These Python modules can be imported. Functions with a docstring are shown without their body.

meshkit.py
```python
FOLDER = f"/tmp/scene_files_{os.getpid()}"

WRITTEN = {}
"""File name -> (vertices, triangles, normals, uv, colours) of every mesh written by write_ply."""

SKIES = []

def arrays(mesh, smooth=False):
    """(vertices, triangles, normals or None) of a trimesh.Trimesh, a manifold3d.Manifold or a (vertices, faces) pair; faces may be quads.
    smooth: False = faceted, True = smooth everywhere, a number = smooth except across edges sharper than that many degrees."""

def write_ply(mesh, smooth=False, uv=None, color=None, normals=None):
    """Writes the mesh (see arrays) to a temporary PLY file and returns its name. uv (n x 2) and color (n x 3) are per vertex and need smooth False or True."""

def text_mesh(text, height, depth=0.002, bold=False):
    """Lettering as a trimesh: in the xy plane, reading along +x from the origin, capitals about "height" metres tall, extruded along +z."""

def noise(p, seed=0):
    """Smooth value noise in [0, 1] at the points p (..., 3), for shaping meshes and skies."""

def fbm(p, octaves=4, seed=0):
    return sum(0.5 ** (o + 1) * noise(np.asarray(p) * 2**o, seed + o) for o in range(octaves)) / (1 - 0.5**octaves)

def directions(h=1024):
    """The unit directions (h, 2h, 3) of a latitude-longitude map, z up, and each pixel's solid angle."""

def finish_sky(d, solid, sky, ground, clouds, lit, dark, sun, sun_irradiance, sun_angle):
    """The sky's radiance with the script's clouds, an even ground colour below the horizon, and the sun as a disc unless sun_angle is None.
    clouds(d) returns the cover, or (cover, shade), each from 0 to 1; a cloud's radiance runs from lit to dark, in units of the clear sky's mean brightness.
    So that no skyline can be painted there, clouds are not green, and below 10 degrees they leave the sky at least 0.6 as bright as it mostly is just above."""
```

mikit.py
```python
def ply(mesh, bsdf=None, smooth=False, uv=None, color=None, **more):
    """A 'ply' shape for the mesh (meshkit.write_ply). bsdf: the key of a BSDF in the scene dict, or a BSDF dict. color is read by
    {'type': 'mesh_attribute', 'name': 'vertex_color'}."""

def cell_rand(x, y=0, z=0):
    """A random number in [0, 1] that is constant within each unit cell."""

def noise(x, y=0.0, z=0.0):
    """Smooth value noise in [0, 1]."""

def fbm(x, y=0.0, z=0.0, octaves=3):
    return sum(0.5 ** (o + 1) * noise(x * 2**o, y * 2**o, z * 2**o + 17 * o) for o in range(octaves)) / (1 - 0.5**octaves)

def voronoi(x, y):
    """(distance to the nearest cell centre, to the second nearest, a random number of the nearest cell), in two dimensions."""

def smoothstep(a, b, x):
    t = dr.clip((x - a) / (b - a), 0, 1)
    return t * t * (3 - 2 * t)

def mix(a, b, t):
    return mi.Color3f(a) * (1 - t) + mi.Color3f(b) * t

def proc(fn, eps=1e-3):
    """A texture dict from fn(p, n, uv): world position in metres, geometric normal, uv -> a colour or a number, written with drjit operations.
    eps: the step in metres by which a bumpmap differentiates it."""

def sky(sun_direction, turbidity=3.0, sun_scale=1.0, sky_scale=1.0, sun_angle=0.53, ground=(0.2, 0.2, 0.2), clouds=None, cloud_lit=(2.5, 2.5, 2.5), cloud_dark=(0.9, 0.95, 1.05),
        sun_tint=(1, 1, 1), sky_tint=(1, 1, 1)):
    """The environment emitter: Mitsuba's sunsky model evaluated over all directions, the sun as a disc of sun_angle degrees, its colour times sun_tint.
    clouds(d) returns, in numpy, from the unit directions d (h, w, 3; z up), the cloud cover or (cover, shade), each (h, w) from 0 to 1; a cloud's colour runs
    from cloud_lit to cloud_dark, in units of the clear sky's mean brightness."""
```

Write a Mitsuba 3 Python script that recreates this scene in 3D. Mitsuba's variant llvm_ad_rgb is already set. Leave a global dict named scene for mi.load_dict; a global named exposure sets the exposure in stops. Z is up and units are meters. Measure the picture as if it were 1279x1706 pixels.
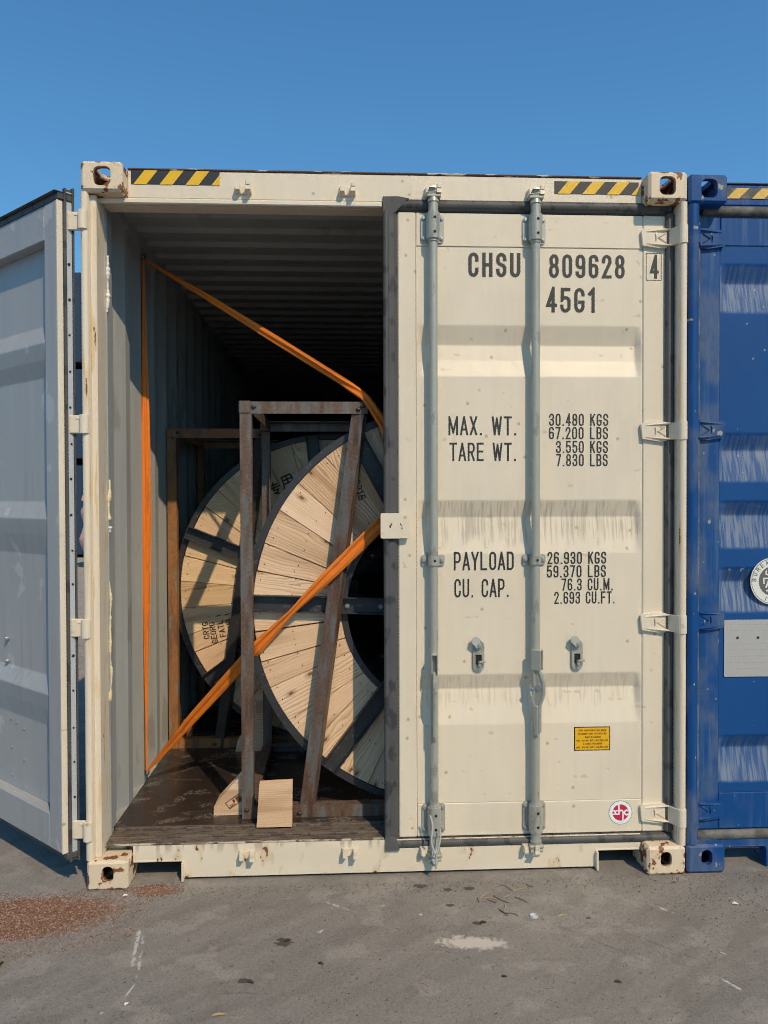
import math, random
import numpy as np
import trimesh
import manifold3d as m3
import drjit as dr
import mitsuba as mi
import mikit, meshkit
from mikit import noise, fbm, voronoi, cell_rand, smoothstep, mix
from shapely.geometry import Polygon, LineString, Point, box as sbox
from shapely.ops import unary_union
from shapely import affinity

T = mi.ScalarTransform4f
rng = random.Random(7)
nr = np.random.default_rng(7)
scene, labels = {}, {}

# ------------------------------------------------------------------ camera, sky, exposure
CAM = np.array([1.02507, -3.21294, 1.55874])
YAW, PITCH, ROLL = -0.05154, -0.0159, -0.00301
fwd = np.array([-math.sin(YAW) * math.cos(PITCH), math.cos(YAW) * math.cos(PITCH), math.sin(PITCH)])
right0 = np.array([math.cos(YAW), math.sin(YAW), 0])
up = -math.sin(ROLL) * right0 + math.cos(ROLL) * np.cross(right0, fwd)
scene['camera'] = {'type': 'perspective', 'fov': math.degrees(2 * math.atan(639.5 / 1330)), 'fov_axis': 'x', 'near_clip': 0.05, 'far_clip': 2000.0,
                   'to_world': T().look_at(origin=CAM.tolist(), target=(CAM + fwd).tolist(), up=up.tolist())}
SUN = (0.44, -1.0, 1.00)
scene['sky'] = mikit.sky(SUN, turbidity=3.0, sun_scale=1.0, sky_scale=1.42, sky_tint=(0.66, 1.13, 1.29), sun_tint=(1.0, 0.97, 0.92))
exposure = 1.17

# ------------------------------------------------------------------ materials
def principled(color, rough=0.5, metallic=0.0, spec=0.5, bump=None, bscale=0.001, eps=1e-3):
    c = mikit.proc(color) if callable(color) else {'type': 'rgb', 'value': list(color)}
    r = mikit.proc(rough) if callable(rough) else float(rough)
    d = {'type': 'principled', 'base_color': c, 'roughness': r, 'metallic': float(metallic), 'specular': float(spec)}
    if bump is not None:
        d = {'type': 'bumpmap', 'arbitrary': mikit.proc(bump, eps), 'scale': float(bscale), 'bsdf': d}
    return {'type': 'twosided', 'bsdf': d}


def f_cream(p, n, uv):
    c = mix((0.70, 0.62, 0.49), (0.65, 0.57, 0.445), fbm(p.x * 2.3, p.y * 9, p.z * 1.7))
    fine = noise(p.x * 55, p.y * 40, p.z * 5)
    c = c * (0.965 + 0.05 * fine)
    smudge = smoothstep(0.52, 0.74, fbm(p.x * 3.5, p.y * 6, p.z * 2.2 + 3, 4))
    c = mix(c, (0.50, 0.445, 0.36), 0.30 * smudge * (0.5 + 0.5 * noise(p.x * 130, 2.0, p.z * 9)))
    scuff = smoothstep(0.745, 0.80, fbm(p.x * 23 + p.z * 9, p.y * 9, p.z * 31, 4))
    c = mix(c, (0.44, 0.36, 0.24), 0.5 * scuff)
    # rain streaked dirt left in the pressed recesses
    streak = smoothstep(0.40, 0.75, noise(p.x * 150, 3.0, p.z * 7) * 0.5 + 0.3 * noise(p.x * 330, 8.0, p.z * 22) + 0.2 * fbm(p.x * 7, 5.0, p.z * 9))
    rag = 0.05 * noise(p.x * 60, 1.0, 2.0)
    band = smoothstep(1.335 + rag, 1.375 + rag, p.z) * (1 - smoothstep(1.55, 1.556, p.z)) + 0.55 * smoothstep(0.655 + rag, 0.70 + rag, p.z) * (1 - smoothstep(0.825, 0.829, p.z))
    door = smoothstep(0.087, 0.095, p.y) * (1 - smoothstep(0.14, 0.15, p.y))
    c = mix(c, (0.36, 0.31, 0.23), 0.66 * streak * band * door)
    # old yellowed rust spots, thicker along the left weld seam of the door
    d1, d2, r = voronoi(p.x * 13, p.z * 13)
    dens = 0.93 - 0.30 * smoothstep(1.42, 1.30, p.x) * smoothstep(1.22, 1.28, p.x) - 0.05 * smoothstep(2.2, 2.3, p.x)
    spot = smoothstep(0.09 + 0.05 * r, 0.03, d1) * smoothstep(dens, dens + 0.01, r)
    c = mix(c, (0.36, 0.27, 0.10), 0.75 * spot)
    return c


def f_sill(p, n, uv):
    c = mix((0.70, 0.62, 0.49), (0.61, 0.53, 0.405), fbm(p.x * 3, p.y * 7, p.z * 6))
    a = fbm(p.x * 26, p.y * 26, p.z * 11, 4)
    c = mix(c, (0.52, 0.40, 0.22), 0.55 * smoothstep(0.58, 0.72, a))
    c = mix(c, (0.27, 0.22, 0.16), 0.5 * smoothstep(0.55, 0.75, noise(p.x * 60, 2.0, p.z * 6)) * smoothstep(0.10, 0.14, p.z))
    return mix(c, (0.16, 0.06, 0.03), smoothstep(0.70, 0.73, a * 0.86 + 0.14 * noise(p.x * 110, p.y * 110, p.z * 80)))


def f_casting(p, n, uv):
    c = mix((0.68, 0.575, 0.425), (0.60, 0.49, 0.345), fbm(p.x * 8, p.y * 8, p.z * 5))
    lx = dr.minimum(p.x, 2.438 - p.x)
    zl = dr.select(p.z > 1.0, p.z - 2.775, p.z)
    a = fbm(p.x * 30, p.y * 30, p.z * 24, 4)
    b = noise(p.x * 120, p.y * 120, p.z * 100)
    g = 0.84 * a + 0.16 * b
    edge = dr.minimum(dr.minimum(lx, 0.162 - lx), dr.minimum(zl, 0.118 - zl))
    worn = smoothstep(0.016, 0.002, edge)
    inner = smoothstep(0.010, 0.016, p.y) * smoothstep(0.014, 0.020, lx) * smoothstep(0.149, 0.143, lx) * smoothstep(0.012, 0.018, zl) * smoothstep(0.107, 0.101, zl)
    c = mix(c, (0.52, 0.34, 0.15), 0.6 * smoothstep(0.52, 0.68, g + 0.06 * worn))
    rust = dr.maximum(smoothstep(0.635, 0.665, g + 0.095 * worn), inner * smoothstep(0.25, 0.45, g))
    return mix(c, mix((0.13, 0.048, 0.024), (0.24, 0.10, 0.05), b), rust)


def f_rim_rust(p, n, uv):
    a = fbm(p.x * 14, p.y * 30, p.z * 60, 4)
    c = mix((0.13, 0.068, 0.042), (0.07, 0.045, 0.035), noise(p.x * 90, p.y * 90, p.z * 90))
    return mix(c, (0.56, 0.48, 0.36), smoothstep(0.56, 0.60, a))


def f_cream_post(p, n, uv):
    c = mix((0.70, 0.61, 0.475), (0.64, 0.55, 0.42), fbm(p.x * 30, p.y * 30, p.z * 1.3))
    a = fbm(p.x * 70, p.y * 60, p.z * 5, 4)
    c = mix(c, (0.60, 0.42, 0.19), 0.7 * smoothstep(0.58, 0.70, a))
    return mix(c, (0.10, 0.055, 0.03), smoothstep(0.735, 0.755, a * 0.9 + 0.1 * noise(p.x * 200, p.y * 200, p.z * 90)))


def f_sill_top(p, n, uv):
    c = mix((0.165, 0.138, 0.098), (0.095, 0.075, 0.056), fbm(p.x * 9, p.y * 30, p.z * 40))
    c = mix(c, (0.50, 0.45, 0.35), 0.8 * smoothstep(0.082, 0.076, p.y + 0.012 * (fbm(p.x * 30, 1.0, 0.0) - 0.5)))
    g = fbm(p.x * 14, p.y * 70, 0.0, 4)
    c = mix(c, (0.11, 0.08, 0.062), 0.75 * smoothstep(0.42, 0.60, g))
    c = mix(c, (0.05, 0.036, 0.03), 0.8 * smoothstep(0.52, 0.66, fbm(p.x * 30, p.y * 110, 4.0, 4)))
    return c * (0.75 + 0.5 * noise(p.x * 240, p.y * 320, 1.0))


def f_blue(p, n, uv):
    c = mix((0.003, 0.050, 0.195), (0.006, 0.070, 0.24), fbm(p.x * 3, p.y * 5, p.z * 1.6))
    s = noise(p.x * 80, p.y * 10, p.z * 2.2) * 0.6 + noise(p.x * 210, p.y * 20, p.z * 7) * 0.4
    c = mix(c, (0.085, 0.155, 0.27), 0.40 * smoothstep(0.5, 0.85, s))
    dusty = smoothstep(0.44, 0.66, fbm(p.x * 6, p.y * 9, p.z * 4 + 7, 4) + 0.10 * smoothstep(2.6, 2.85, p.z) + 0.08 * smoothstep(0.25, 0.0, p.z))
    c = mix(c, (0.17, 0.19, 0.20), 0.42 * dusty * (0.5 + 0.5 * noise(p.x * 140, p.y * 60, p.z * 30)))
    chip = smoothstep(0.765, 0.785, fbm(p.x * 44, p.y * 44, p.z * 24, 4))
    return mix(c, (0.36, 0.33, 0.25), 0.85 * chip)


def f_blue_dusty(p, n, uv):
    # the pressed recesses hold dried dust, washed into runs
    c = mix((0.003, 0.050, 0.195), (0.006, 0.074, 0.245), fbm(p.x * 3, p.y * 5, p.z * 1.6))
    s = noise(p.x * 120, 1.0, p.z * 8) * 0.4 + noise(p.x * 300, 5.0, p.z * 16) * 0.4 + 0.2 * fbm(p.x * 11, 2.0, p.z * 7)
    rag = 0.025 * noise(p.x * 70, 2.0, 1.0)
    q = mi.Float(0)
    for zt, z1, z2, zb in BLUE_BANDS:
        top = 1 - smoothstep(zt - 0.012, zt + 0.004, p.z + rag * 0.4)
        bot = smoothstep(zb - 0.004, zb + 0.012, p.z - rag * 0.2)
        mid = smoothstep(z1 - 0.02, z1 + 0.03, p.z)
        q += top * bot * (0.95 - 0.62 * mid)
    dust = q * (0.22 + 0.78 * smoothstep(0.34, 0.66, s))
    dust = dust * (0.55 + 0.75 * fbm(p.x * 5, 3.0, p.z * 6 + 2, 4))
    c = mix(c, (0.28, 0.32, 0.335), 0.60 * dust)
    chip = smoothstep(0.775, 0.79, fbm(p.x * 40 + 0.3 * p.z, p.y * 30, p.z * 27, 4))
    return mix(c, (0.38, 0.35, 0.27), 0.85 * chip)


def f_inside(p, n, uv):
    c = mix((0.345, 0.355, 0.345), (0.285, 0.297, 0.293), fbm(p.x * 3, p.y * 2.5, p.z * 1.2))
    c = c * (0.93 + 0.12 * noise(p.x * 40, p.y * 60, p.z * 2.5))
    scuff = smoothstep(0.63, 0.70, fbm(p.x * 5, p.y * 14, p.z * 3.0, 4))
    return mix(c, (0.20, 0.19, 0.17), 0.55 * scuff)


def f_door_inside(p, n, uv):
    c = mix((0.340, 0.345, 0.345), (0.295, 0.300, 0.302), fbm(p.x * 2, p.y * 2, p.z * 1.6))
    c = c * (0.95 + 0.08 * noise(p.x * 30, p.y * 30, p.z * 3))
    scr = smoothstep(0.66, 0.72, fbm(p.x * 9 + p.z * 6, p.y * 9 + p.z * 5, p.z * 1.5, 4))
    run = smoothstep(0.60, 0.80, noise(p.x * 60, p.y * 60, p.z * 1.3)) * smoothstep(0.45, 0.65, fbm(p.x * 3, p.y * 3, p.z * 2 + 6))
    c = mix(c, (0.22, 0.205, 0.185), 0.30 * run)
    return mix(c, (0.46, 0.46, 0.45), 0.55 * scr)


def f_floor(p, n, uv):
    c = mix((0.034, 0.025, 0.021), (0.017, 0.013, 0.012), fbm(p.x * 6, p.y * 4, 0.0))
    k = fbm(p.x * 9 + p.y * 3, p.y * 16 - p.x * 5, 1.0, 4)
    c = mix(c, (0.16, 0.135, 0.115), 0.75 * smoothstep(0.55, 0.72, k) * smoothstep(0.35, 0.6, noise(p.x * 160, p.y * 160, 0)))
    l1 = smoothstep(0.030, 0.0, dr.abs(fbm(p.x * 2.6, p.y * 7.0, 5.0) - 0.5))
    l2 = smoothstep(0.016, 0.0, dr.abs(fbm(p.x * 8.0, p.y * 2.2, 9.0) - 0.52))
    sc = dr.maximum(l1, l2) * smoothstep(0.50, 0.70, noise(p.x * 14, p.y * 14, 3.0)) * noise(p.x * 200, p.y * 200, 6.0)
    c = mix(c, (0.20, 0.17, 0.145), 0.42 * sc)
    return c


def f_steel(p, n, uv):
    # angle iron: mill scale with rust drawn out along its length
    a = fbm(p.x * 48, p.y * 48, p.z * 6, 4)
    g = noise(p.x * 190, p.y * 190, p.z * 90)
    b = noise(p.x * 160, p.y * 160, p.z * 120)
    c = mix((0.165, 0.16, 0.15), (0.095, 0.09, 0.085), fbm(p.x * 60, p.y * 60, p.z * 12))
    rust = smoothstep(0.34, 0.58, 0.8 * a + 0.2 * g)
    c = mix(c, mix((0.088, 0.046, 0.028), (0.165, 0.086, 0.048), b), 0.90 * rust)
    c = c * (0.82 + 0.36 * noise(p.x * 420, p.y * 420, p.z * 380))
    return mix(c, (0.045, 0.032, 0.026), 0.7 * smoothstep(0.62, 0.68, a * 0.8 + 0.2 * b))


def f_steel_rusty(p, n, uv):
    a = fbm(p.x * 20, p.y * 20, p.z * 5, 4)
    b = noise(p.x * 150, p.y * 150, p.z * 90)
    c = mix((0.22, 0.092, 0.030), (0.31, 0.14, 0.045), b)
    c = mix(c, (0.15, 0.075, 0.04), smoothstep(0.5, 0.66, a))
    return mix(c, (0.18, 0.17, 0.16), 0.7 * smoothstep(0.60, 0.68, fbm(p.x * 31, p.y * 27, p.z * 8 + 4.0)))


def f_dark_steel(p, n, uv):
    a = fbm(p.x * 17, p.y * 17, p.z * 17, 4)
    c = mix((0.020, 0.021, 0.025), (0.036, 0.035, 0.038), a)
    return mix(c, (0.11, 0.10, 0.095), 0.5 * smoothstep(0.68, 0.75, fbm(p.x * 60, p.y * 60, p.z * 60)))


def f_wood(p, n, uv):
    pid = dr.floor(uv.y / 4.0)
    v = uv.y - 4.0 * pid - 2.0
    u = uv.x
    r1, r2, r3 = cell_rand(pid, 3, 1), cell_rand(pid, 5, 2), cell_rand(pid, 7, 4)
    warp = fbm(u * 1.9 + pid * 13.7, v * 7, pid * 3.1, 4)
    k = v * (58 + 80 * r2) + warp * 12 + pid * 31
    ring = k - dr.floor(k)
    line = smoothstep(0.35, 0.95, ring) * smoothstep(1.0, 0.95, ring)
    fine = noise(v * 520, u * 6, pid * 3)
    pore = noise(v * 230, u * 22, pid * 5)
    light, dark = mix((0.70, 0.50, 0.32), (0.83, 0.62, 0.435), r1), mix((0.42, 0.25, 0.125), (0.58, 0.36, 0.20), r2)
    light = mix(light, (0.78, 0.59, 0.34), 0.7 * smoothstep(0.55, 0.6, cell_rand(pid, 11, 6)) * smoothstep(499.0, 500.0, pid) * smoothstep(701.0, 700.0, pid))
    c = mix(light, dark, 0.10 + 0.62 * line * smoothstep(0.2, 0.6, noise(v * 18 + pid, u * 0.8, 3.0)) + 0.34 * smoothstep(0.70, 1.0, r3))
    c = c * (0.86 + 0.18 * fine + 0.06 * pore)
    heart = smoothstep(0.58, 0.76, fbm(u * 1.3 + pid * 5.3, v * 14, 7.0))
    c = mix(c, (0.37, 0.20, 0.10), 0.62 * heart)
    d1, d2, r = voronoi(u * 6.5 + pid * 7.7, v * 13 + 0.3 * pid)
    on = smoothstep(0.80, 0.81, r)
    c = mix(c, (0.33, 0.185, 0.09), 0.55 * on * smoothstep(0.26, 0.10, d1))
    return mix(c, (0.10, 0.05, 0.025), 0.85 * on * smoothstep(0.10, 0.05, d1))


def f_strap(p, n, uv):
    rib = dr.abs(uv.x * 9 - dr.floor(uv.x * 9) - 0.5) * 2
    weave = noise(uv.x * 60, uv.y * 260, 1.0)
    c = mix((0.74, 0.205, 0.022), (0.56, 0.125, 0.012), 0.55 * smoothstep(0.6, 1.0, rib) + 0.3 * weave)
    return mix(c, (0.33, 0.10, 0.03), 0.5 * smoothstep(0.62, 0.75, fbm(uv.x * 3, uv.y * 9, 2.0)))


def f_rubber(p, n, uv):
    a = fbm(p.x * 9, p.y * 9, p.z * 5, 4)
    c = mix((0.050, 0.052, 0.053), (0.085, 0.087, 0.086), a)
    return mix(c, (0.025, 0.025, 0.028), 0.8 * smoothstep(0.58, 0.68, fbm(p.x * 30, p.y * 30, p.z * 14 + 9)))


def f_old_seal(p, n, uv):
    a = fbm(p.x * 14, p.y * 20, p.z * 14, 4)
    return mix((0.075, 0.075, 0.068), (0.17, 0.165, 0.15), smoothstep(0.35, 0.65, a)) * (0.8 + 0.4 * noise(p.x * 160, p.y * 160, p.z * 160))


def f_zinc(p, n, uv):
    a = fbm(p.x * 40, p.y * 40, p.z * 9, 4)
    c = mix((0.32, 0.325, 0.28), (0.42, 0.42, 0.365), a)
    return mix(c, (0.21, 0.20, 0.17), 0.6 * smoothstep(0.64, 0.74, a + 0.1 * noise(p.x * 200, p.y * 200, p.z * 80)))


MARKS = [  # white scuffs on the ground: x0, y0, x1, y1, half width
    (0.278, -0.270, 0.322, -0.560, 0.014), (0.300, -0.300, 0.352, -0.620, 0.012), (0.352, -0.620, 0.335, -0.700, 0.006), (0.286, -0.760, 0.290, -0.800, 0.008),
    (0.925, -0.115, 1.090, -0.238, 0.013), (1.075, -0.105, 1.095, -0.118, 0.012), (1.16, -0.17, 1.175, -0.185, 0.014), (1.30, -0.24, 1.315, -0.26, 0.014),
    (2.19, -0.215, 2.285, -0.315, 0.011), (2.125, -0.215, 2.165, -0.255, 0.008), (2.245, -0.70, 2.285, -0.775, 0.010), (2.31, -0.55, 2.36, -0.60, 0.006), (0.93, -0.36, 0.95, -0.33, 0.012)]


def f_ground(p, n, uv):
    big = fbm(p.x * 1.1, p.y * 1.7, 0.0, 4)
    c = mix((0.238, 0.220, 0.197), (0.200, 0.184, 0.165), big)
    # long drag streaks running down to the right
    a, b = p.x * 0.80 + p.y * 0.60, -p.x * 0.60 + p.y * 0.80
    st = fbm(a * 1.5, b * 15, 2.0, 4)
    c = c * (0.86 + 0.28 * st)
    c = mix(c, (0.125, 0.108, 0.094), 0.30 * smoothstep(0.54, 0.72, fbm(a * 5, b * 13, 6.0, 4)))
    c = mix(c, (0.30, 0.275, 0.245), 0.45 * smoothstep(0.60, 0.70, fbm(p.x * 7 + 40, p.y * 10, 8.0, 4)))
    g = noise(p.x * 210, p.y * 210, 1.0) * 0.5 + noise(p.x * 470, p.y * 470, 2.0) * 0.5
    c = c * (0.74 + 0.52 * g)
    c = mix(c, (0.085, 0.076, 0.068), 0.5 * smoothstep(0.86, 0.92, noise(p.x * 120, p.y * 120, 21.0)))
    # aggregate showing through the worn surface
    d1, d2, r = voronoi(p.x * 135, p.y * 135)
    c = mix(c, mix((0.34, 0.32, 0.29), (0.11, 0.10, 0.09), r), 0.42 * smoothstep(0.42, 0.20, d1) * smoothstep(0.45, 0.7, fbm(p.x * 3, p.y * 4, 15.0)))
    # straight drag lines
    for ax, ay, bx, by in ((1.78, -0.33, 2.06, -0.62), (2.42, -0.05, 2.66, -0.33), (2.02, -0.40, 2.22, -0.60), (0.55, -0.68, 0.78, -0.70)):
        dx, dy = bx - ax, by - ay
        t = dr.clip(((p.x - ax) * dx + (p.y - ay) * dy) / (dx * dx + dy * dy), 0, 1)
        d = dr.sqrt(dr.square(p.x - ax - t * dx) + dr.square(p.y - ay - t * dy)) + 0.006 * (fbm(p.x * 20, p.y * 20, 4.0) - 0.5)
        c = mix(c, (0.11, 0.10, 0.09), 0.55 * smoothstep(0.0065, 0.001, d) * smoothstep(0.35, 0.6, noise(p.x * 50, p.y * 50, 9.0)) )
    w = mi.Float(0)
    for x0, y0, x1, y1, hw in MARKS:
        dx, dy = x1 - x0, y1 - y0
        L2 = dx * dx + dy * dy
        t = dr.clip(((p.x - x0) * dx + (p.y - y0) * dy) / L2, 0, 1)
        d = dr.sqrt(dr.square(p.x - x0 - t * dx) + dr.square(p.y - y0 - t * dy))
        w = dr.maximum(w, smoothstep(hw * 1.1, 0.0, d) * smoothstep(0.0, 0.22, t) * smoothstep(1.0, 0.8, t))
    rag = noise(p.x * 90, p.y * 90, 3.0) * 0.6 + noise(p.x * 260, p.y * 260, 4.0) * 0.4
    w = w * (0.35 + 0.9 * smoothstep(0.30, 0.62, fbm(p.x * 38, p.y * 16, 5.0)))
    c = mix(c, (0.56, 0.545, 0.52), 0.72 * smoothstep(0.22, 0.95, w * (0.30 + 1.0 * rag)))
    # patch of spilt pale powder
    e = dr.sqrt(dr.square((p.x - 1.475) / 0.135) + dr.square((p.y + 0.455 + 0.12 * (p.x - 1.475)) / 0.044)) + 0.75 * (fbm(p.x * 16, p.y * 26, 3.0, 4) - 0.5) + 0.35 * (rag - 0.5)
    c = mix(c, (0.50, 0.455, 0.395), 0.95 * smoothstep(1.05, 0.45, e + 0.5 * (rag - 0.5)))
    # oil drips
    for x, y, r in ((1.436, -0.067, 0.020), (1.523, -0.062, 0.026), (1.431, -0.189, 0.018), (1.513, -0.324, 0.020), (0.813, -0.416, 0.034), (0.80, -0.395, 0.02), (0.700, -0.63, 0.022), (2.36, -0.06, 0.012), (1.93, -0.31, 0.012), (1.33, -0.03, 0.03)):
        d = dr.sqrt(dr.square(p.x - x) + dr.square((p.y - y) * 1.4)) / r + 0.8 * (rag - 0.5)
        c = mix(c, (0.055, 0.048, 0.042), 0.85 * smoothstep(1.0, 0.7, d))
    return c


def b_ground(p, n, uv):
    return fbm(p.x * 55, p.y * 55, 0.0, 4) + 0.5 * noise(p.x * 330, p.y * 330, 2.0) + 1.5 * fbm(p.x * 6, p.y * 6, 1.0)


BLUE_BANDS = [(2.547, 2.471, 2.42, 2.338), (1.835, 1.762, 1.71, 1.625), (1.549, 1.486, 1.43, 1.343), (1.267, 1.203, 1.15, 1.071), (0.552, 0.491, 0.43, 0.347)]
MATS = dict(
    cream=principled(f_cream, 0.42), cream_worn=principled(f_casting, 0.55), sill=principled(f_sill, 0.5), rim_rust=principled(f_rim_rust, 0.8), cream_post=principled(f_cream_post, 0.45), sill_top=principled(f_sill_top, 0.8),
    blue=principled(f_blue, 0.5, spec=0.25), blue_dusty=principled(f_blue_dusty, 0.6, spec=0.25), inside=principled(f_inside, 0.5), door_inside=principled(f_door_inside, 0.45),
    floor=principled(f_floor, 0.30), steel=principled(f_steel, 0.5, 0.2), steel_rusty=principled(f_steel_rusty, 0.7), dark_steel=principled(f_dark_steel, 0.42, 0.0),
    wood=principled(f_wood, 0.65, spec=0.3), strap=principled(f_strap, 0.6, spec=0.3), rubber=principled(f_rubber, 0.6), zinc=principled(f_zinc, 0.38, 0.25),
    ground=principled(f_ground, 0.85, spec=0.25, bump=b_ground, bscale=0.0016, eps=0.0015),
    ink=principled((0.022, 0.024, 0.022), 0.5), black=principled((0.018, 0.019, 0.024), 0.5), yellow=principled((0.72, 0.43, 0.012), 0.45), label_yellow=principled((0.72, 0.40, 0.004), 0.45),
    faded_yellow=principled((0.66, 0.42, 0.10), 0.6), label_ink=principled((0.20, 0.075, 0.004), 0.6), white=principled((0.74, 0.77, 0.78), 0.45), red=principled((0.50, 0.018, 0.055), 0.45), teal=principled((0.05, 0.16, 0.17), 0.5),
    plate=principled((0.43, 0.42, 0.41), 0.45, 0.2), plate_ink=principled((0.35, 0.34, 0.33), 0.6), emblem_grey=principled((0.12, 0.115, 0.11), 0.5), emblem_white=principled((0.66, 0.66, 0.62), 0.5), strip=principled((0.52, 0.55, 0.60), 0.4, 0.2),
    foam=principled((0.66, 0.56, 0.34), 0.9), pale_foam=principled((0.66, 0.64, 0.60), 0.9), stencil=principled((0.030, 0.022, 0.016), 0.8), brand=principled((0.13, 0.045, 0.015), 0.8), rope=principled((0.40, 0.41, 0.40), 0.7),
    navy=principled((0.018, 0.040, 0.085), 0.5), bag=principled((0.62, 0.34, 0.30), 0.8), chip_a=principled((0.19, 0.098, 0.062), 0.9), chip_b=principled((0.34, 0.23, 0.165), 0.9), chip_c=principled((0.12, 0.062, 0.042), 0.9),
    stone_a=principled((0.20, 0.175, 0.15), 0.9), stone_b=principled((0.07, 0.06, 0.05), 0.9), leaf_brown=principled((0.30, 0.16, 0.03), 0.8), leaf_dark=principled((0.055, 0.042, 0.03), 0.8), straw=principled((0.46, 0.34, 0.17), 0.8), paper=principled((0.72, 0.71, 0.68), 0.7),
    bolt=principled((0.42, 0.44, 0.45), 0.35, 0.7), hole=principled((0.012, 0.012, 0.012), 0.8), gap_sealant=principled(f_old_seal, 0.8))
scene.update({'mat_' + k: v for k, v in MATS.items()})


# ------------------------------------------------------------------ helpers
def numbered(key):
    if key not in scene and key not in taken:
        taken.add(key)
        return key
    i = 1
    while f'{key}_{i:03d}' in taken or f'{key}_{i:03d}' in scene:
        i += 1
    taken.add(f'{key}_{i:03d}')
    return f'{key}_{i:03d}'


taken = set()


def obj(name, mesh, mat, parent=None, label=None, smooth=30, uv=None, **more):
    key = numbered((parent + '__' if parent else '') + name)
    scene[key] = mikit.ply(mesh, 'mat_' + mat, smooth=False if uv is not None else smooth, uv=uv)
    if label or more:
        labels[key] = ({'label': label} if label else {}) | more
    return key


def thing(name, label, category, group=None):
    key = numbered(name)
    labels[key] = {'label': label, 'category': category} | ({'group': group} if group else {})
    return key


def cat(*ms):
    ms = [m for x in ms for m in (x if isinstance(x, (list, tuple)) else [x])]
    return trimesh.util.concatenate(ms) if len(ms) > 1 else ms[0]


def tm(man):
    m = man.to_mesh()
    return trimesh.Trimesh(np.array(m.vert_properties)[:, :3], np.array(m.tri_verts), process=False)


def hull(pts):
    return tm(m3.Manifold.hull_points(np.asarray(pts, float)))


def cb(x0, x1, y0, y1, z0, z1, c=0.003):
    c = min(c, 0.45 * min(abs(x1 - x0), abs(y1 - y0), abs(z1 - z0)))
    pts = []
    for sx in (0, 1):
        for sy in (0, 1):
            for sz in (0, 1):
                p = np.array([(x0, x1)[sx], (y0, y1)[sy], (z0, z1)[sz]])
                q = np.array([1 - 2 * sx, 1 - 2 * sy, 1 - 2 * sz]) * c
                for k in range(3):
                    w = q.copy(); w[k] = 0
                    pts.append(p + w)
    return hull(pts)


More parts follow.
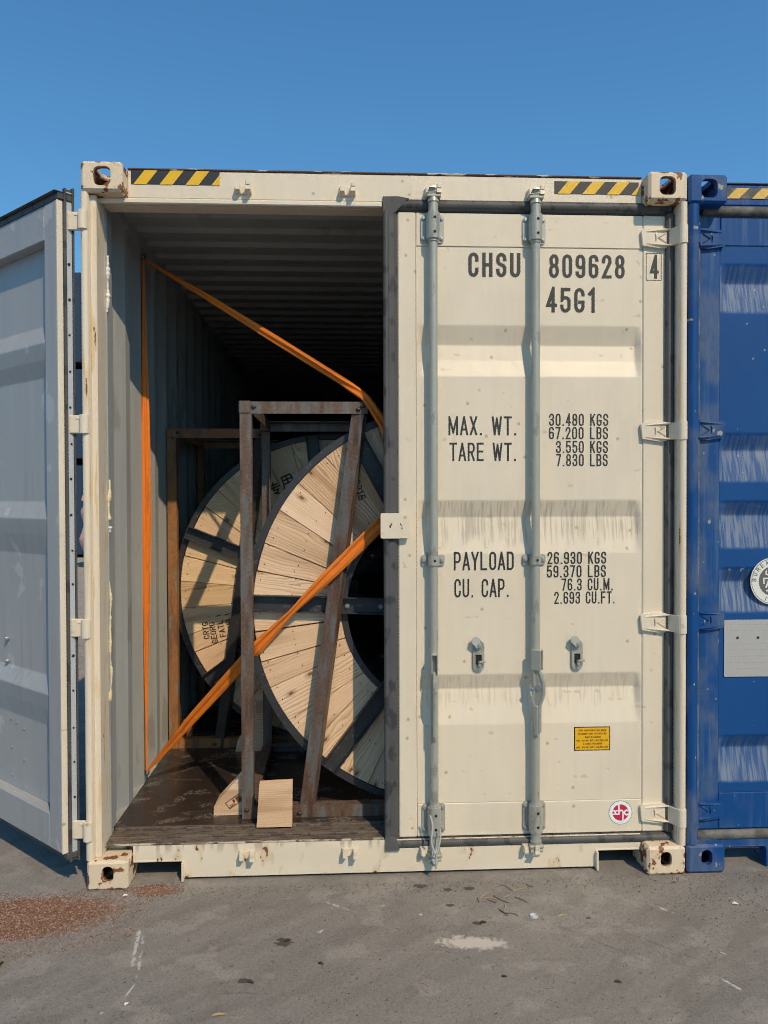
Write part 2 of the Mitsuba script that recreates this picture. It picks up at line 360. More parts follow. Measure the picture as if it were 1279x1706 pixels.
def man_box(x0, x1, y0, y1, z0, z1):
    return m3.Manifold.cube((x1 - x0, y1 - y0, z1 - z0)).translate((x0, y0, z0))


def man(mesh):
    return m3.Manifold(m3.Mesh(np.asarray(mesh.vertices, np.float32), np.asarray(mesh.faces, np.uint32)))


def frame_of(a, b, ref=(0, 0, 1)):
    d = np.asarray(b, float) - np.asarray(a, float)
    L = np.linalg.norm(d); d /= L
    r = np.asarray(ref, float)
    if abs(d @ r) > 0.98:
        r = np.array([0, 1.0, 0])
    s = np.cross(r, d); s /= np.linalg.norm(s)
    return d, s, np.cross(d, s), L


def cyl(a, b, r, r2=None, n=20):
    d, s, t, L = frame_of(a, b)
    ang = np.arange(n) * 2 * np.pi / n
    c = np.cos(ang)[:, None] * s + np.sin(ang)[:, None] * t
    return hull(np.vstack([np.asarray(a) + c * r, np.asarray(b) + c * (r if r2 is None else r2)]))


def bolt_head(p, n, r=0.008, h=0.006):
    p, n = np.asarray(p, float), np.asarray(n, float)
    return cat(cyl(p - n * 0.001, p + n * h * 0.55, r, n=10), cyl(p + n * h * 0.5, p + n * h, r * 0.9, r * 0.55, n=10))


def tube(path, r, n=8):
    p = np.asarray(path, float)
    t = np.gradient(p, axis=0); t /= np.linalg.norm(t, axis=1, keepdims=True)
    a = np.cross(t, [0.3, 0.9, 0.25]); a /= np.linalg.norm(a, axis=1, keepdims=True)
    b = np.cross(t, a); ang = np.arange(n) * 2 * np.pi / n
    rr = np.broadcast_to(r, (len(p),))
    v = (p[:, None] + rr[:, None, None] * (np.cos(ang)[None, :, None] * a[:, None] + np.sin(ang)[None, :, None] * b[:, None])).reshape(-1, 3)
    f = []
    for i in range(len(p) - 1):
        for j in range(n):
            k = (j + 1) % n
            f += [[i * n + j, i * n + k, (i + 1) * n + k], [i * n + j, (i + 1) * n + k, (i + 1) * n + j]]
    e = (len(p) - 1) * n
    f += [[0, k + 1, k] for k in range(1, n - 1)] + [[e, e + k, e + k + 1] for k in range(1, n - 1)]
    return trimesh.Trimesh(v, f, process=False)


def extrude(poly, depth):
    ps = getattr(poly, 'geoms', [poly])
    return cat([trimesh.creation.extrude_polygon(g, depth, engine='earcut') for g in ps if g.area > 1e-10])


def mat4(ex, ey, ez, o):
    M = np.eye(4); M[:3, 0], M[:3, 1], M[:3, 2], M[:3, 3] = ex, ey, ez, o
    return M


def moved(mesh, M):
    v = trimesh.transform_points(mesh.vertices, M)
    f = np.array(mesh.faces)
    if np.linalg.det(M[:3, :3]) < 0:
        f = f[:, ::-1]
    return trimesh.Trimesh(v, f, process=False)


def on_front(mesh, x, y, z):
    """A mesh drawn in the xy plane and raised along z, set upright facing -y at (x, y, z)."""
    return moved(mesh, mat4((1, 0, 0), (0, 0, 1), (0, -1, 0), (x, y, z)))


def rounded(x0, z0, x1, z1, r):
    return sbox(x0 + r, z0 + r, x1 - r, z1 - r).buffer(r, quad_segs=4)


# lettering: condensed gothic drawn as strokes
def glyph(ch, K):
    def E(cx, cy, a0, a1, rx=0.5, ry=None, n=9):
        ry = K if ry is None else ry
        return [(cx + rx * math.cos(math.radians(a)), cy + ry * math.sin(math.radians(a))) for a in np.linspace(a0, a1, n)]
    k = K
    top, bot = E(.5, 1 - k, 180, 0), E(.5, k, 0, -180)

    def TR(y, q=1.0):      # from the right at height y, over the top, to the left
        k_ = k * q
        return [(1, y)] + E(.5, 1 - k_, 0, 180, ry=k_) if y < 1 - k_ else E(.5, 1 - k_, math.degrees(math.asin(min(.95, (y - 1 + k_) / k_))), 180, ry=k_)
    mx_ = lambda pts: [(1 - a, b) for a, b in pts]
    my_ = lambda pts: [(a, 1 - b) for a, b in pts]
    G = {
        'O': [top + bot + [(0, 1 - k)]], '0': [top + bot + [(0, 1 - k)]],
        'C': [TR(.72) + my_(TR(.72))[::-1]],
        'G': [TR(.77) + E(.5, k, 180, 360) + [(1, .42), (.56, .42)]],
        'S': [TR(.76) + E(.5, .52 + k * .9, 180, 250, ry=k * .9) + E(.5, .50 - k * .9, 70, 0, ry=k * .9) + my_(mx_(TR(.76)))[::-1]],
        'U': [[(0, 1)] + E(.5, k, 180, 360) + [(1, 1)]], 'H': [[(0, 0), (0, 1)], [(1, 0), (1, 1)], [(0, .5), (1, .5)]],
        'M': [[(-.08, 0), (-.08, 1), (.5, .12), (1.08, 1), (1.08, 0)]], 'A': [[(-.06, 0), (.5, 1), (1.06, 0)], [(.14, .28), (.86, .28)]], 'X': [[(0, 0), (1, 1)], [(0, 1), (1, 0)]],
        'W': [[(-.25, 1), (.1, 0), (.5, .9), (.9, 0), (1.25, 1)]], 'T': [[(-.05, 1), (1.05, 1)], [(.5, 0), (.5, 1)]], 'L': [[(0, 1), (0, 0), (.95, 0)]], 'E': [[(.95, 1), (0, 1), (0, 0), (.95, 0)], [(0, .52), (.85, .52)]],
        'F': [[(.95, 1), (0, 1), (0, 0)], [(0, .52), (.85, .52)]], 'I': [[(.5, 0), (.5, 1)]], 'Y': [[(-.05, 1), (.5, .45), (1.05, 1)], [(.5, .45), (.5, 0)]], 'N': [[(0, 0), (0, 1), (1, 0), (1, 1)]], 'V': [[(0, 1), (.5, 0), (1, 1)]],
        'P': [[(0, 0), (0, 1), (.5, 1)] + E(.5, 1 - k, 90, 0) + E(.5, .44 + k, 0, -90) + [(0, .44)]], 'R': [[(0, 0), (0, 1), (.5, 1)] + E(.5, 1 - k, 90, 0) + E(.5, .48 + k, 0, -90) + [(0, .48)], [(.5, .48), (1, 0)]],
        'B': [[(.5, .52), (0, .52), (0, 1), (.5, 1)] + E(.5, 1 - k * .8, 90, 0, ry=k * .8) + E(.5, .52 + k * .8, 0, -90, ry=k * .8) + E(.5, .52 - k * .8, 90, 0, ry=k * .8) + E(.5, k * .8, 0, -90, ry=k * .8) + [(0, 0), (0, .52)]],
        'D': [[(0, 0), (0, 1), (.5, 1)] + E(.5, 1 - k, 90, 0) + E(.5, k, 0, -90) + [(0, 0)]], 'K': [[(0, 0), (0, 1)], [(1, 1), (0, .42)], [(.35, .62), (1, 0)]],
        '1': [[(.12, .80), (.60, 1), (.60, 0)]], '2': [mx_(TR(.74)) + [(1, .70), (0, .0), (1, 0)]],
        '3': [mx_(TR(.76)) + E(.5, .52 + k, 0, -90) + [(.35, .52)], [(.35, .52), (.5, .52)] + E(.5, .52 - k, 90, 0) + my_(mx_(TR(.76)))[::-1]],
        '4': [[(.74, 0), (.74, 1), (0, .26), (1.05, .26)]], '5': [[(.95, 1), (.08, 1), (.04, .53), (.20, .60)] + E(.5, .62 - k * .8, 100, 0, ry=k * .8) + my_(mx_(TR(.78, .9)))[::-1]],
        '6': [TR(.82, .8) + E(.5, k, 180, 360) + E(.5, .56 - k * .8, 0, 180, ry=k * .8)], '9': [my_(mx_(TR(.82, .8))) + E(.5, 1 - k, 0, 180) + E(.5, .44 + k * .8, 180, 360, ry=k * .8)],
        '7': [[(0, 1), (1, 1), (.34, 0)]], '8': [E(.5, 1 - k, 180, 0, rx=.46) + E(.5, .52 + k, 0, -180, rx=.46) + [(.04, 1 - k)], E(.5, .52 - k, 180, 0) + E(.5, k, 0, -180) + [(0, .52 - k)]],
        '.': [[(.5, 0), (.5, .01)]], ',': [[(.5, .06), (.35, -.12)]], '&': [[(1, 0), (.15, .8), (.45, 1), (.7, .8), (.05, .25), (.4, 0), (1, .4)]], ' ': []}
    return G.get(ch, G['O'])


def lettering(text, height, w=0.42, s=0.125, pitch=None, depth=0.0012, width=None):
    """text as a mesh in the xy plane from the origin; w: letter width, s: stroke, pitch: advance, all in capital heights. width: total width to fill in metres."""
    pitch = pitch or w + s * 1.05
    K = 0.66 * (w - s) / (1 - s)
    shapes, x = [], 0.0
    for ch in text:
        adv = {'.': 0.55, ',': 0.5, 'I': 0.55, ' ': 0.75, 'M': 1.28, 'W': 1.32, '1': 0.85}.get(ch, 1.0) * pitch
        cw = {'M': 1.15 * w, 'W': 1.0 * w, '.': s, 'I': s, ',': s}.get(ch, w)
        off = x + (adv - pitch) * 0.5 + (pitch - cw) * 0.5 if ch not in '.,I' else x + (adv - cw) / 2
        for line in glyph(ch, K):
            pts = [(off + s / 2 + u * max(cw - s, 1e-4), s / 2 + v * (1 - s)) for u, v in line]
            g = LineString(pts).buffer(s / 2, cap_style=3, join_style=2, mitre_limit=1.6, quad_segs=3)
            if ch in 'AXWMVYKNR7':
                g = g.intersection(sbox(off - 1, 0, off + 2, 1))
            shapes.append(g)
        x += adv
    g = unary_union(shapes).simplify(0.004)
    b = g.bounds
    sx = height if width is None else width / (b[2] - b[0])
    return extrude(affinity.scale(affinity.translate(g, -b[0], 0), sx, height, origin=(0, 0)), depth)


# ------------------------------------------------------------------ the ground
gx = np.concatenate([[-500, -150, -50, -20, -8, -3], np.linspace(-1.5, 4, 12), [8, 20, 50, 150, 500]])
gy = np.concatenate([[-300, -80, -30, -12, -6], np.linspace(-4, 2, 12), [5, 15, 40, 120, 600]])
X, Y = np.meshgrid(gx, gy)
V = np.c_[X.ravel(), Y.ravel(), 0 * X.ravel()]
F = [[j * len(gx) + i, j * len(gx) + i + 1, (j + 1) * len(gx) + i + 1, (j + 1) * len(gx) + i] for j in range(len(gy) - 1) for i in range(len(gx) - 1)]
obj('ground', (V, np.array(F)), 'ground', None, 'worn grey concrete yard with scuffs, stains and a spilt powder patch', smooth=False, kind='structure')

# ------------------------------------------------------------------ containers
HI = 2.893
ZF = 0.168        # container floor


def casting(x0, z0, topside, mx=False):
    """Corner casting with its holes; mx: mirrored so that the side hole opens to +x."""
    b = man(cb(0, 0.162, 0, 0.178, 0, 0.118, 0.010))
    b = b - man_box(0.030, 0.200 - 0.066, 0.030, 0.150, 0.022, 0.096)
    if topside:
        ov = affinity.translate(rounded(-0.034, -0.038, 0.034, 0.038, 0.022), 0.084, 0.060)
    else:
        ov = affinity.translate(unary_union([rounded(-0.0235, -0.032, 0.0235, 0.032, 0.022)]), 0.083, 0.066)
    b = b - man(moved(extrude(ov, 0.06), mat4((1, 0, 0), (0, 0, 1), (0, -1, 0), (0, 0.05, 0))))
    side = affinity.translate(rounded(-0.036, -0.028, 0.036, 0.028, 0.024), 0.089, 0.059)
    b = b - man(moved(extrude(side, 0.06), mat4((0, 1, 0), (0, 0, 1), (1, 0, 0), (-0.02, 0, 0))))
    cap = affinity.translate(rounded(-0.062, -0.034, 0.062, 0.034, 0.030), 0, 0)
    M = mat4((0, 1, 0), (1, 0, 0), (0, 0, -1), (0.081, 0.089, 0.15 if topside else 0.05))
    b = b - man(moved(extrude(cap, 0.07), M))
    m = tm(b)
    if mx:
        m = moved(m, mat4((-1, 0, 0), (0, 1, 0), (0, 0, 1), (0.162, 0, 0)))
    return moved(m, mat4((1, 0, 0), (0, 1, 0), (0, 0, 1), (x0, 0, z0)))


def corrugated_wall(x_in, x_out, y0, y1, z0, z1, p=0.278):
    ys, xs, y = [y0, y0 + 0.10], [x_in, x_in], y0 + 0.10
    while y + p < y1:
        ys += [y + 0.068, y + 0.140, y + 0.208, y + 0.278]
        xs += [x_out, x_out, x_in, x_in]
        y += p
    ys.append(y1); xs.append(x_in)
    t = 0.003 if x_in > x_out else -0.003
    n = len(ys)
    a = np.c_[xs, ys, np.full(n, z0)]; b = np.c_[xs, ys, np.full(n, z1)]
    o = np.array([-t, 0, 0])
    v = np.vstack([a, b, a + o, b + o])
    f = []
    for i in range(n - 1):
        f += [[i, i + 1, n + i + 1, n + i], [2 * n + i, 3 * n + i, 3 * n + i + 1, 2 * n + i + 1]]
    return v, np.array(f)


def corrugated_roof(x0, x1, y0, y1, z, p=0.209, h=0.022):
    ys, zs, y = [y0], [z], y0
    while y + p < y1:
        ys += [y + 0.05, y + 0.065, y + 0.13, y + 0.145, y + p]
        zs += [z, z - h, z - h, z, z]
        y += p
    ys.append(y1 + 0.005); zs.append(z)
    n = len(ys)
    a = np.c_[np.full(n, x0), ys, zs]; b = np.c_[np.full(n, x1), ys, zs]
    o = np.array([0, 0, 0.003])
    v = np.vstack([a, b, a + o, b + o])
    f = []
    for i in range(n - 1):
        f += [[i, i + 1, n + i + 1, n + i], [2 * n + i, 3 * n + i, 3 * n + i + 1, 2 * n + i + 1]]
    return v, np.array(f)


def sill_mesh(x0, x1):
    """Rear sill: a plate with two forklift cut-outs next to the castings."""
    poly = sbox(x0 + 0.165, 0.013, x1 - 0.165, 0.146).difference(sbox(x0 + 0.164, 0, x0 + 0.363, 0.079)).difference(sbox(x1 - 0.352, 0, x1 - 0.164, 0.079))
    plate = on_front(extrude(poly, 0.012), 0, 0.084, 0)
    lip = [cb(x0 + 0.363, x0 + 0.371, 0.050, 0.110, -0.0 + 0.004, 0.081, 0.001), cb(x1 - 0.358, x1 - 0.350, 0.050, 0.110, -0.0 + 0.004, 0.081, 0.001),
           cb(x0 + 0.165, x0 + 0.370, 0.0695, 0.100, 0.080, 0.086, 0.001), cb(x1 - 0.357, x1 - 0.165, 0.0695, 0.100, 0.080, 0.086, 0.001)]
    bottom = cb(x0 + 0.372, x1 - 0.359, 0.083, 0.17, 0.0135, 0.022, 0.001)
    return cat(plate, lip, bottom)


def profile(z, bands, deep):
    """Depth of the pressing: steep upper flank, then two gentler steps back out to the face."""
    for zt, z1, z2, zb in bands:
        if zb < z < zt:
            return deep * float(np.interp(z, [zb, z2, z1, zt], [0.0, 0.62, 1.0, 0.0]))
    return 0.0


def leaf_panel(s0, s1, z0, z1, bands, deep=0.026, w0=0.004, th=0.004, soft=0.0045):
    """Pressed sheet: every bend is a short radius, and the flats are not quite flat."""
    bends = sorted(q for b in bands for q in b)
    knots = [(z0, 0.0)] + [(q, profile(q, bands, deep)) for q in bends] + [(z1, 0.0)]
    kz, kw = np.array(knots).T
    zs = {z0, z1}
    for q in bends:
        zs |= {q - soft * 1.6, q - soft, q - soft * 0.5, q, q + soft * 0.5, q + soft, q + soft * 1.6}
    zs |= set(np.linspace(z0, z1, 40).tolist())
    zs = np.array(sorted(zs))
    ss = np.unique(np.concatenate([[s0, s0 + 0.004, s0 + 0.008, s0 + 0.022, s0 + 0.026, s0 + 0.032, s1 - 0.032, s1 - 0.026, s1 - 0.022, s1 - 0.008, s1 - 0.004, s1], np.linspace(s0 + 0.05, s1 - 0.05, 18)]))
    pz = np.mean([np.interp(zs + o, kz, kw) for o in np.linspace(-soft, soft, 9)], axis=0)
    ef = np.mean([np.interp(ss + o, [s0, s0 + 0.005, s0 + 0.027, s1 - 0.027, s1 - 0.005, s1], [0, 0, 1, 1, 0, 0]) for o in np.linspace(-0.004, 0.004, 7)], axis=0)
    Z, S_ = np.meshgrid(zs, ss, indexing='ij')
    wob = 0.0022 * (meshkit.fbm(np.stack([S_ * 3.1, Z * 2.3, 0 * Z + 5], -1), 2) - 0.5) * np.minimum(1, np.minimum(S_ - s0, s1 - S_) / 0.08) * np.minimum(1, np.minimum(Z - z0, z1 - Z) / 0.08)
    g = lambda w: np.stack([S_, w + pz[:, None] * ef[None, :] + wob, Z], -1).reshape(-1, 3)
    n = len(ss)
    q = np.array([[j * n + i, j * n + i + 1, (j + 1) * n + i + 1, (j + 1) * n + i] for j in range(len(zs) - 1) for i in range(n - 1)])
    tri = np.vstack([q[:, [0, 1, 2]], q[:, [0, 2, 3]]])
    a, b = g(w0), g(w0 + th)
    return trimesh.Trimesh(np.vstack([a, b]), np.vstack([tri, tri[:, ::-1] + len(a)]), process=False)


def ring_sweep(s0, s1, z0, z1, wy, rad, n=10, squash=1.0):
    """A rounded rubber bulb round the rectangle, one mesh of four butted tubes."""
    c = 0.012
    path = np.array([(s0, z0 + c), (s0, z1 - c), (s0 + c, z1), (s1 - c, z1), (s1, z1 - c), (s1, z0 + c), (s1 - c, z0), (s0 + c, z0), (s0, z0 + c)])
    m = []
    for (a, b) in zip(path[:-1], path[1:]):
        m.append(cyl((a[0], wy, a[1]), (b[0], wy, b[1]), rad, n=n))
    return cat(m)


RIGHT_BANDS = [(2.280, 2.202, 2.137, 2.067), (1.554, 1.483, 1.415, 1.330), (0.827, 0.762, 0.698, 0.615)]
R_DOOR = mat4((-1, 0, 0), (0, 1, 0), (0, 0, 1), (2.42, 0.085, 0))
ANG = math.radians(223.5)
LD = np.array([math.cos(-ANG), math.sin(-ANG), 0])       # from the hinge to the free edge of the open leaf
LN = np.array([-LD[1], LD[0], 0])
LEFT_O = np.array([-0.028, 0.024, 0])
L_DOOR = mat4(LD, LN, (0, 0, 1), LEFT_O)


def door_leaf(C, M, mat, mat_panel, bands, th=0.05, width=1.165, deep=0.026):
    """A door leaf in hinge coordinates (s from the hinge, w inward from the outer face, z) placed by M."""
    d = numbered(C + '__door')
    top, bot, s0, s1 = 2.742, 0.149, 0.036, width
    a, b = 0.137, width - 0.076
    frame_mat = mat
    obj('stile', moved(cb(s0, a - 0.0015, 0, th, bot, top, 0.004), M), frame_mat, d)
    obj('stile', moved(cb(b + 0.0015, s1, 0, th, bot, top, 0.004), M), frame_mat, d)
    obj('rail', moved(cb(a, b, 0.001, th - 0.001, 2.6025, top - 0.001, 0.003), M), frame_mat, d)
    obj('rail', moved(cb(a, b, 0.001, th - 0.001, bot + 0.001, 0.2875, 0.003), M), frame_mat, d)
    obj('panel', moved(leaf_panel(a, b, 0.289, 2.601, bands, deep), M), mat_panel, d, smooth=True)
    return d


def lipbar(x0, x1, y, z, r):
    a, b = cyl((x0, y, z), (x1, y, z), r, n=20), cyl((x0, y + 0.03, z), (x1, y + 0.03, z), r, n=20)
    return hull(np.vstack([a.vertices, b.vertices]))


def gasket_mesh(s0, s1, z0, z1, w0=0.0, w1=0.05):
    inner = sbox(s0, z0, s1, z1)
    return inner


def hinge_set(C, d, M, zs, mat, mirror=False):
    for z in zs:
        h = numbered(d + '__hinge')
        blade = Polygon([(0.140, z - 0.030), (0.146, z + 0.028), (0.140, z + 0.033), (0.075, z + 0.038), (0.010, z + 0.036), (0.010, z - 0.038), (0.072, z - 0.040)])
        m = moved(moved(extrude(blade.buffer(0.002), 0.016), mat4((1, 0, 0), (0, 0, 1), (0, -1, 0), (0, 0.0, 0))), np.eye(4))
        ribs = [hull([(0.130, -0.018, z + 0.024), (0.030, -0.030, z + 0.033), (0.030, -0.018, z + 0.038), (0.130, -0.014, z + 0.030), (0.030, -0.018, z + 0.026)]),
                hull([(0.130, -0.018, z - 0.024), (0.030, -0.030, z - 0.034), (0.030, -0.018, z - 0.039), (0.130, -0.014, z - 0.030), (0.030, -0.018, z - 0.027)]),
                hull([(0.085, -0.015, z - 0.02), (0.090, -0.015, z - 0.02), (0.085, -0.021, z + 0.02), (0.090, -0.021, z + 0.02), (0.0875, -0.024, z)]),
                hull([(0.080, -0.015, z + 0.002), (0.080, -0.021, z - 0.002), (0.045, -0.015, z + 0.026), (0.045, -0.021, z + 0.020)]),
                hull([(0.080, -0.015, z - 0.002), (0.080, -0.021, z + 0.002), (0.045, -0.015, z - 0.026), (0.045, -0.021, z - 0.020)])]
        pin = cyl((-0.0065, -0.064, z - 0.038), (-0.0065, -0.064, z + 0.036), 0.0198, n=18)
        arm = hull([(0.035, -0.02, z - 0.036), (0.035, -0.02, z + 0.034), (0.035, 0.0, z - 0.036), (0.035, 0.0, z + 0.034), (0.006, -0.080, z - 0.036), (0.006, -0.080, z + 0.034), (-0.006, -0.050, z - 0.036), (-0.006, -0.050, z + 0.034)])
        obj('blade', moved(cat(m, ribs, arm), M), mat, h)
        obj('pin', moved(pin, M), mat, h)


# --- lock rods -------------------------------------------------------------------------------
def lock_rod(C, M, s, handle_turn, hand_z=0.92, rod_label=None, catch=None, long_foot=True):
    r = numbered(C + '__locking_rod')
    w = -0.033
    if rod_label:
        labels[r] = {'label': rod_label}
    obj('rod', moved(cyl((s, w, 0.13), (s, w, 2.77), 0.0175, n=20), M), 'zinc', r)
    for zc, h in ((2.672, 0.0575), (0.230, 0.0620)):
        br = numbered(r + '__bracket')
        plate = moved(extrude(rounded(-0.048, -h, 0.048, h, 0.016), 0.008), mat4((1, 0, 0), (0, 0, 1), (0, -1, 0), (s, 0.001, zc)))
        slv = cyl((s, w, zc - h + 0.006), (s, w, zc + h - 0.004), 0.0275, n=22)
        rings = [cyl((s, w, zc - h - 0.004 + q), (s, w, zc - h + 0.008 + q), 0.0215, n=20) for q in (0.0, 2 * h - 0.004)]
        foot = cb(s - 0.026, s + 0.026, w, 0.0, zc - h + 0.010, zc + h - 0.010, 0.003)
        obj('plate', moved(plate, M), 'zinc', br)
        obj('sleeve', moved(cat(slv, foot, rings), M), 'zinc', br)
        obj('bolt', moved(cat([bolt_head((s + i * 0.037, -0.007, zc + j * (h - 0.017)), (0, -1, 0), 0.0085, 0.009) for i in (-1, 1) for j in (-1, 1)]), M), 'bolt', br)
        obj('hole', moved(cat([cyl((s - 0.004, w - 0.0265, zc + q), (s - 0.004, w - 0.0285, zc + q), 0.0058, n=10) for q in (-0.028, 0.030)]), M), 'hole', br)
    br = numbered(r + '__bracket')
    plate = moved(extrude(rounded(-0.048, -0.0215, 0.048, 0.0215, 0.008), 0.007), mat4((1, 0, 0), (0, 0, 1), (0, -1, 0), (s, 0.001, 1.306)))
    slv = cyl((s, w, 1.287), (s, w, 1.325), 0.0235, n=20)
    obj('plate', moved(cat(plate, slv, cb(s - 0.0225, s + 0.0225, w, 0, 1.289, 1.323, 0.002)), M), 'zinc', br)
    obj('bolt', moved(cat([bolt_head((s + i * 0.037, -0.006, 1.306), (0, -1, 0), 0.010, 0.011) for i in (-1, 1)]), M), 'bolt', br)
    obj('hole', moved(cyl((s - 0.002, w - 0.022, 1.306), (s - 0.002, w - 0.0245, 1.306), 0.0055, n=10), M), 'hole', br)
    # cams at both ends
    for zc, sg in ((2.782, 1), (0.100 if long_foot else 0.128, -1)):
        neck = cat(cyl((s, w, zc - sg * 0.055), (s, w, zc - sg * 0.01), 0.0205, n=18), cyl((s, w, zc - sg * 0.012), (s, w, zc + sg * 0.010), 0.0245, 0.019, n=18))
        z1 = zc + sg * 0.004
        fork = [cb(s - 0.030, s + 0.030, w - 0.022, w + 0.028, min(z1, z1 + sg * 0.013), max(z1, z1 + sg * 0.013), 0.003),
                hull([(s - 0.012, w - 0.016, z1 + sg * 0.010), (s + 0.018, w - 0.016, z1 + sg * 0.010), (s - 0.012, w + 0.018, z1 + sg * 0.010), (s + 0.018, w + 0.018, z1 + sg * 0.010),
                      (s - 0.006, w - 0.024, z1 + sg * 0.036), (s + 0.014, w - 0.024, z1 + sg * 0.036), (s - 0.006, w - 0.004, z1 + sg * 0.036), (s + 0.014, w - 0.004, z1 + sg * 0.036)]),
                cyl((s - 0.026, w - 0.012, z1 + sg * 0.022), (s + 0.024, w - 0.012, z1 + sg * 0.025), 0.0085, n=10),
                hull([(s - 0.010, w - 0.030, z1 + sg * 0.034), (s + 0.020, w - 0.034, z1 + sg * 0.034), (s - 0.008, w - 0.006, z1 + sg * 0.034), (s + 0.018, w - 0.008, z1 + sg * 0.034), (s - 0.006, w - 0.028, z1 + sg * 0.044), (s + 0.012, w - 0.012, z1 + sg * 0.044)])]
        obj('cam', moved(cat(neck, fork), M), 'zinc', r)
    # the handle hangs down in front of the rod
    hd = numbered(r + '__handle')
    c, sn = math.cos(handle_turn), math.sin(handle_turn)
    o = np.array([s, w - 0.022, 0])
    H = mat4((c, -sn, 0), (sn, c, 0), (0, 0, 1), o)     # local: a across the plate, b its normal
    z = hand_z
    prof = [(0.004, z - 0.070), (0.016, z - 0.090), (0.030, z - 0.125), (0.031, z - 0.170), (0.020, z - 0.205), (0.013, z - 0.225), (0.012, z - 0.335), (0.005, z - 0.350), (-0.005, z - 0.345), (-0.008, z - 0.230),
            (-0.020, z - 0.200), (-0.008, z - 0.160), (-0.012, z - 0.115), (-0.010, z - 0.080)]
    bar = moved(extrude(Polygon(prof).buffer(0.001), 0.007), mat4((1, 0, 0), (0, 0, 1), (0, -1, 0), (0, 0.0035, 0)))
    edge = [tube([(prof[k][0], 0, prof[k][1]) for k in idx], 0.0075, 6) for idx in ((0, 1, 2, 3, 4, 5, 6), (13, 12, 11, 10, 9, 8))]
    U = [cb(-0.020, 0.022, -0.014, -0.009, z - 0.078, z + 0.006, 0.002), cb(-0.020, 0.022, 0.009, 0.014, z - 0.078, z + 0.006, 0.002), cb(-0.0195, 0.0215, -0.0095, 0.0095, z - 0.001, z + 0.0055, 0.002)]
    grip = cb(-0.0075, 0.0095, -0.0085, 0.0085, z - 0.352, z - 0.225, 0.004)
    obj('lever', moved(moved(cat(bar, edge, grip), H), M), 'zinc', hd)
    obj('clip', moved(moved(cat(U), H), M), 'zinc', hd)
    hub = cat(cyl((0.010, -0.010, z - 0.148), (0.010, 0.010, z - 0.148), 0.012, n=14), cyl((-0.010, 0.0, z - 0.160), (-0.030, 0.0, z - 0.160), 0.009, n=10))
    obj('pivot', moved(moved(hub, H), M), 'bolt', hd)
    # catch on the door for the handle
    if catch is not None:
        k = numbered(C + '__handle_catch')
        pl = moved(extrude(rounded(-0.0235, -0.074, 0.0235, 0.055, 0.023).difference(sbox(-0.013, -0.045, 0.013, -0.004)), 0.009), mat4((1, 0, 0), (0, 0, 1), (0, -1, 0), (catch, 0.001, 0.914)))
        obj('plate', moved(pl, M), 'zinc', k)
        obj('recess', moved(cb(catch - 0.0135, catch + 0.0135, -0.003, -0.0005, 0.867, 0.912, 0.0002), M), 'hole', k)
        flap = cat(hull([(catch + 0.008, -0.026, 0.938), (catch + 0.034, -0.030, 0.965), (catch + 0.030, -0.024, 0.984), (catch + 0.006, -0.018, 0.986), (catch - 0.008, -0.014, 0.972), (catch - 0.004, -0.010, 0.944), (catch + 0.02, -0.012, 0.985)]),
                   cb(catch - 0.009, catch + 0.004, -0.022, -0.008, 0.862, 0.884, 0.003), cb(catch - 0.026, catch + 0.002, -0.030, -0.022, 0.880, 0.888, 0.002))
        obj('flap', moved(flap, M), 'zinc', k)
        obj('bolt', moved(cat(bolt_head((catch, -0.016, 0.950), (0, -1, 0), 0.0115, 0.014), bolt_head((catch, -0.008, 0.852), (0, -1, 0), 0.008, 0.006)), M), 'bolt', k)
    return r


def keeper(C, x, z, y, top, mat='cream'):
    k = numbered(C + '__keeper')
    base = cb(x - 0.034, x + 0.034, y - 0.010, y + 0.001, z - 0.017, z + 0.017, 0.002)
    l1 = hull([(x - 0.032, y - 0.006, z - 0.015), (x - 0.010, y - 0.006, z - 0.015), (x - 0.032, y - 0.006, z + 0.016), (x - 0.010, y - 0.006, z + 0.016), (x - 0.029, y - 0.042, z - 0.010), (x - 0.013, y - 0.042, z - 0.010), (x - 0.029, y - 0.040, z + 0.014), (x - 0.013, y - 0.040, z + 0.014)])
    l2 = hull([(x + 0.012, y - 0.006, z - 0.014), (x + 0.033, y - 0.006, z - 0.014), (x + 0.012, y - 0.006, z + 0.022), (x + 0.033, y - 0.006, z + 0.022), (x + 0.013, y - 0.050, z - 0.012), (x + 0.031, y - 0.050, z - 0.012), (x + 0.013, y - 0.048, z + 0.006), (x + 0.031, y - 0.048, z + 0.006)])
    tip = cb(x + 0.0125, x + 0.0315, y - 0.052, y - 0.040, z + 0.004, z + 0.024, 0.003)
    obj('base', base, mat, k)
    obj('lug', l1, mat, k)
    obj('lug', cat(l2, tip), mat, k)


def hazard(C, x0, x1, z0, z1, y, first, step, slant, base, fill, k0=0, n=6):
    h = numbered(C + '__hazard_stripe')
    obj('backing', cb(x0, x1, y - 0.0015, y + 0.001, z0, z1, 0.0002), base, h)
    clip = sbox(x0, z0, x1, z1)
    polys = []
    for i in range(n):
        a = first + i * step
        polys.append(Polygon([(a, z0), (a + step * 0.5, z0), (a + step * 0.5 + slant, z1), (a + slant, z1)]).intersection(clip))
    obj('band', on_front(extrude(unary_union([p for p in polys if not p.is_empty and p.area > 1e-6]), 0.0012), 0, y - 0.0015, 0), fill, h)


# ---- the cream container
C = thing('shipping_container', 'cream shipping container with one door open and cable drums inside', 'shipping container')
W = 2.438
for x0, z0, tp, mx in ((0, 0, False, False), (W - 0.162, 0, False, True), (0, HI - 0.118, True, False), (W - 0.162, HI - 0.118, True, True)):
    obj('corner_casting', casting(x0, z0, tp, mx), 'cream_worn', C, smooth=35)
